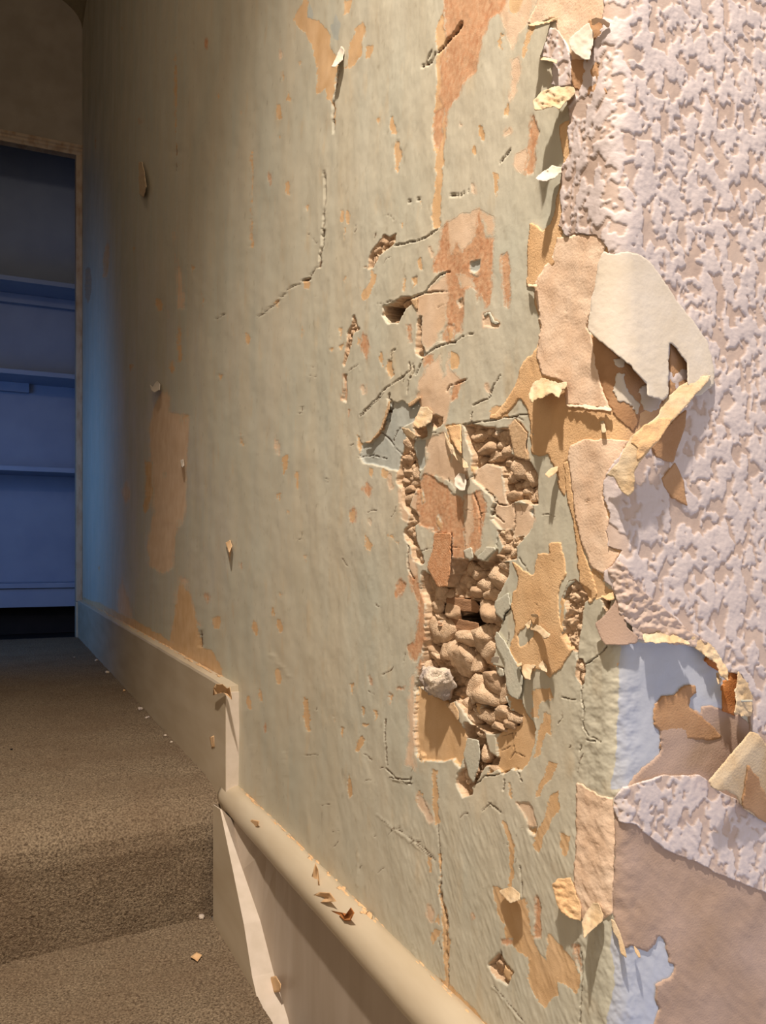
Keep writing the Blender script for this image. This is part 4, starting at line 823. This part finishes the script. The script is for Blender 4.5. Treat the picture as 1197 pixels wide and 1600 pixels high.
def scrap(name, lab, crop, s_, mat, X0=None, zt=None, h=.003, parent=None, catg='paper scrap', top=False, seed=1):
    """curled scrap resting on a ledge or tread at height zt (top) or stuck on the plane X0"""
    P = pts(crop, s_); c = P.mean(0); n = len(P); K_ = 4; V = []
    for r in range(K_+1):
        f_ = r/K_
        for q in P:
            p = c+(q-c)*f_
            if top: ph = YAW+math.atan((p[0]-CX)/F); zc = (-zt)*F/(p[1]-CY); t = zc/math.cos(ph-YAW); w = (t*math.sin(ph), t*math.cos(ph), zt+h*f_*f_*(.4+.6*abs(math.sin(seed+q[0])))+.0006)
            else: w = onplane(p[0], p[1], X0); w = (w[0]-h*f_*(.4+.6*abs(math.sin(seed+q[0])))-.0004, w[1], w[2])
            V.append(w)
    Fc = [(r*n+i, r*n+(i+1) % n, (r+1)*n+(i+1) % n, (r+1)*n+i) for r in range(K_) for i in range(n)]
    m = len(V); th = .0004
    V2 = [(x+(0 if top else .0003), y, z-(th if top else 0)) for x, y, z in V]
    Fb = [tuple(m+j for j in f[::-1]) for f in Fc]; rim = [(K_*n+i, K_*n+(i+1) % n, m+K_*n+(i+1) % n, m+K_*n+i) for i in range(n)]
    o = mesh_obj(name, [(x, y, z+ZE) for x, y, z in V+V2], Fc+Fb+rim, mat, parent, smooth=True)
    if lab and parent is None: tag(o, lab, catg)
    return o
scrap('paper_scrap','rolled tan paper scrap perched on the front end of the skirting board','x','339 1086 340 1074 347 1068 356 1068 362 1075 369 1073 370 1085 368 1093 362 1086 352 1082 345 1084',M_TAN,X0=.271,h=.008,seed=3)
scrap('paper_scrap','torn tan paper scrap on the rounded moulding, larger one','o','50 315 100 290 160 295 195 350 150 355 90 358 80 330',M_TAN,X0=.272,h=.0035,seed=5)
scrap('paper_scrap','brown-backed paper scrap on the moulding just below the larger tan one','o','175 405 230 420 260 440 300 385 315 420 290 470 260 468 215 440',M_ORANGE,X0=.2735,h=.004,seed=6)
scrap('paper_scrap','little folded tan paper scrap standing where the moulding meets the wall','o','45 190 75 110 85 150 90 200 100 240 68 268 52 225',M_TAN,X0=.278,h=.004,seed=8)
scrap('tan_stain',None,'j','228 770 250 745 282 752 275 775 245 785',M_TAN,X0=.2708,h=.0003,parent=bead,seed=2)
scrap('tan_stain',None,'j','330 1400 350 1395 372 1430 368 1462 345 1465 328 1440',M_TAN,X0=.2755,h=.0003,parent=string,seed=2)
scrap('tan_stain',None,'q','750 575 765 570 768 610 757 615',M_TAN,X0=.2718,h=.0003,parent=skirt,seed=2)

# ================================================================== carpeted landing and step
ZL = -.325; ZT = -.488
def carpet(name, prof, xs_, skew, amp, label):
    pr = np.array(prof); seg = np.hypot(*np.diff(pr, axis=0).T); cum = np.concatenate([[0], np.cumsum(seg)])
    t = [0]
    while t[-1] < cum[-1]:
        yy = np.interp(t[-1], cum, pr[:,0]); t.append(t[-1]+max(.0016, .0016+(yy-1.2)*.006))
    t = np.minimum(np.array(t), cum[-1]); py_ = np.interp(t, cum, pr[:,0]); pz_ = np.interp(t, cum, pr[:,1])
    dy = np.gradient(py_, t+np.arange(len(t))*1e-9); dz = np.gradient(pz_, t+np.arange(len(t))*1e-9); L_ = np.hypot(dy, dz)+1e-9
    ny_ = np.convolve(np.pad(dz/L_, 4, 'edge'), np.ones(9)/9, 'valid'); nz_ = np.convolve(np.pad(-dy/L_, 4, 'edge'), np.ones(9)/9, 'valid')
    GX, GT = np.meshgrid(xs_, t); PY = np.repeat(py_[:,None], len(xs_), 1); PZ = np.repeat(pz_[:,None], len(xs_), 1)
    f1, f2 = worley(GX/.0034, GT/.0034, 81)
    h = amp*(1.3*(1-f1)+.7*noise(GX/.0021, GT/.0021, 82))+.0015*fbm(GX/.05, GT/.05, 2, 83)
    sgn = 1
    VX = GX; VY = PY+sgn*ny_[:,None]*h-skew*(.255-GX)*np.clip((1.35-PY)/.2, 0, 1); VZ = PZ+sgn*nz_[:,None]*h
    V = np.stack([VX, VY, VZ+ZE], -1); nr_, nc_ = V.shape[:2]
    o = mesh_obj(name, V.reshape(-1,3), grid_faces(nr_, nc_), M_CARPET); tag(o, label, 'carpet'); return o
cx_ = np.concatenate([np.arange(-.75, -.02, .02), np.arange(-.02, .2735, .0018)])
carpet('landing_carpet', [(3.53,ZL),(1.22,ZL),(1.175,ZL-.002),(1.145,ZL-.008),(1.122,ZL-.020),(1.108,ZL-.036),(1.104,ZL-.055),(1.106,ZL-.09),(1.110,ZT-.002)], cx_, .09, .0012, 'brown carpet on the upper landing, wrapping over the nosing down the step front')
carpet('step_carpet', [(1.118,ZT-.0015),(.62,ZT),(.50,ZT-.01),(.47,ZT-.04),(.47,ZT-.17)], cx_[cx_ < .2565], .0, .0012, 'brown carpet on the lower step at the bottom left of the photo')
fl = box('floor', -.75, .272, 1.25, 3.56, ZL-.2, ZL-.006, M_TRIM); tag(fl, 'landing floor under the carpet', kind='structure')
st = box('stair_tread', -.75, .2545, .48, 1.16, ZT-.19, ZT-.006, M_TRIM); tag(st, 'wooden tread under the carpet of the lower step', kind='structure')

# crumbs and scraps lying on the carpet
scrap('paper_scrap','small tan paper scrap lying on the lower carpeted step','q','680 1370 690 1358 702 1352 722 1364 712 1374 705 1384 694 1378',M_TAN,zt=ZT,h=.003,top=True,seed=3)
V0, F0 = ICOS[2]
def crumb(px, py, zt, r, lab, mat=M_LUMP, seed=1, fl_=.7):
    ph = YAW+math.atan((px-CX)/F); zc = (-zt)*F/(py-CY); t = zc/math.cos(ph-YAW)
    V = V0*(1+.5*fbm(V0[:,0]*1.6+seed, V0[:,1]*1.6+V0[:,2]*2, 3, seed))[:, None]*np.array([r, r*1.2, r*fl_])
    o = mesh_obj('plaster_crumb', V+np.array([min(t*math.sin(ph), .2685-r*1.1), t*math.cos(ph), zt+ZE+r*fl_*.6+.001]), F0, mat, None, smooth=False)
    tag(o, lab, 'crumb', 'plaster crumbs on the carpet'); return o
crumb(233,1109,ZL,.0055,'largest white plaster crumb on the landing carpet against the skirting',seed=1)
crumb(245,1121,ZL,.003,'pale crumb on the landing just nearer the stairs than the largest crumb',seed=2)
crumb(229,1123,ZL,.003,'small white crumb left of the largest plaster crumb on the landing',seed=3)
crumb(177,1052,ZL,.006,'pale plaster crumb on the landing second nearest to the cupboard',seed=4)
crumb(152,1033,ZL,.005,'plaster crumb by the skirting nearest the cupboard',seed=5)
crumb(204,1080,ZL,.004,'tan crumb by the skirting halfway along the landing',M_TAN,6)
crumb(269,1150,ZL,.003,'white crumb by the skirting between the largest crumb and the step nosing',seed=7)
crumb(280,1160,ZL,.0025,'tiny pale crumb by the skirting nearest the step nosing',seed=8)
crumb(315,1436,ZT,.0045,'white plaster crumb in the corner where step front meets lower tread',seed=9)
crumb(307,1433,ZT,.003,'small pale crumb left of the white one in the lower step corner',seed=10)
crumb(18,1172,ZL,.0022,'dark speck of debris on the landing carpet at the left edge',M_DARK,11,.4)
crumb(116,1028,ZL,.003,'tiny pale fleck far back on the landing carpet',seed=12)

# ================================================================== end of the landing: wall over the opening, cupboard with shelves
YW = 3.53
wb = box('wall_back', -.75, .29, YW, YW+.05, 1.66, 2.32, M_ENDW); tag(wb, 'dull beige end wall above the cupboard opening', kind='structure')
# coved junction with the ceiling
ce = box('ceiling', -.75, .29, .9, YW+.4, 2.27, 2.33, M_CEIL); tag(ce, 'dim ceiling over the landing', kind='structure')
cv = []
for i in range(9):
    a = i/8*math.pi/2; cv.append((.29-.22*(1-math.sin(a)), 2.27-.13*(1-math.cos(a))))
n_ = len(cv); prof = cv+[(.295,2.14),(.295,2.28),(.07,2.28)]
cov = extrude('trim_4', [(x_, z_) for x_, z_ in prof], 1.0, YW, M_CEIL); tag(cov, 'curved cove where the stair wall meets the ceiling', kind='structure')
arch = bpy.data.objects.new('door_1', None); COL.objects.link(arch); arch.location = (0,YW,ZE+ZL); tag(arch, 'beige frame of the open cupboard at the end of the landing', kind='structure')
def ch(o): o.parent = arch; o.matrix_parent_inverse = arch.matrix_basis.inverted(); return o
bpy.context.view_layer.update()
M_ARCH = nmat('architrave_paint', lin(188,166,140), lin(160,128,98), 40, .6, .3, 200, contrast=(.45,.75), stretch=(1,1,.4))
hp = [(YW+.03,1.622),(YW-.010,1.622),(YW-.014,1.630),(YW-.020,1.636),(YW-.020,1.643),(YW-.026,1.648),(YW-.026,1.658),(YW-.012,1.664),(YW+.03,1.664)]
V = [(x_, a, b+ZE) for x_ in (-.75, .2895) for a, b in hp]; k = len(hp)
ch(mesh_obj('frame_head', V, [(i, (i+1) % k, k+(i+1) % k, k+i) for i in range(k)]+[tuple(range(k)), tuple(range(2*k-1, k-1, -1))], M_ARCH, smooth=False))
ch(box('frame_jamb', .2652, .2895, YW-.012, YW+.05, ZL+.145, 1.622, M_ARCH, None, .002))
ch(box('jamb_plinth', .2652, .2895, YW-.010, YW+.05, ZL-.01, ZL+.143, M_TRIM, None, .002))
YB = 3.86
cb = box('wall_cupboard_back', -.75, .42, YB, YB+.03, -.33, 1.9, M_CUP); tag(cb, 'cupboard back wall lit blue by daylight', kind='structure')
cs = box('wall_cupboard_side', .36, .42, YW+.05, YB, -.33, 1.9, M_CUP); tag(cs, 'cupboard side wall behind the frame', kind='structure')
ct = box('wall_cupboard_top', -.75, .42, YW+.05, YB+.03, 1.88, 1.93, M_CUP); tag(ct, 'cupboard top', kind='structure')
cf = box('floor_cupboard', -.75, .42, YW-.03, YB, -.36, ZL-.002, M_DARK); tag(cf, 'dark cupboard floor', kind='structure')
YS = 3.66
def shelf(zt, lab, batten, depth=.2):
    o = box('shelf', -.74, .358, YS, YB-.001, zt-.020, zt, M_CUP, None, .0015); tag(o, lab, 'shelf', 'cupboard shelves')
    if batten: box('batten', -.74, batten, YB-.03, YB-.001, zt-.060, zt-.0205, M_CUP, o, .001)
    return o
def zat(y): return (CY-y)/F*(YS/math.cos(YAW)*math.cos(YAW)**2)
shelf(zat(429), 'topmost blue-lit shelf in the cupboard, just below the dark upper space', .34)
shelf(zat(575), 'second cupboard shelf from the top with a short batten beneath', .10)
shelf(zat(727), 'third cupboard shelf from the top', None)
s4 = shelf(zat(912), 'lowest cupboard shelf with a bright front edge above the dark gap', None)
box('fascia', -.74, .358, YS+.012, YS+.03, zat(950), zat(912)-.021, M_CUP, s4, .001)
box('void_shade_board', -.74, .358, YS+.10, YS+.12, ZL, zat(950), M_DARK, s4)  # added near-black board standing in for the shade of the void below
wl = box('wall_left', -.80, -.75, -.3, YW+.4, -1.2, 2.33, M_ENDW); tag(wl, 'plain wall on the far side of the stairs', kind='structure')
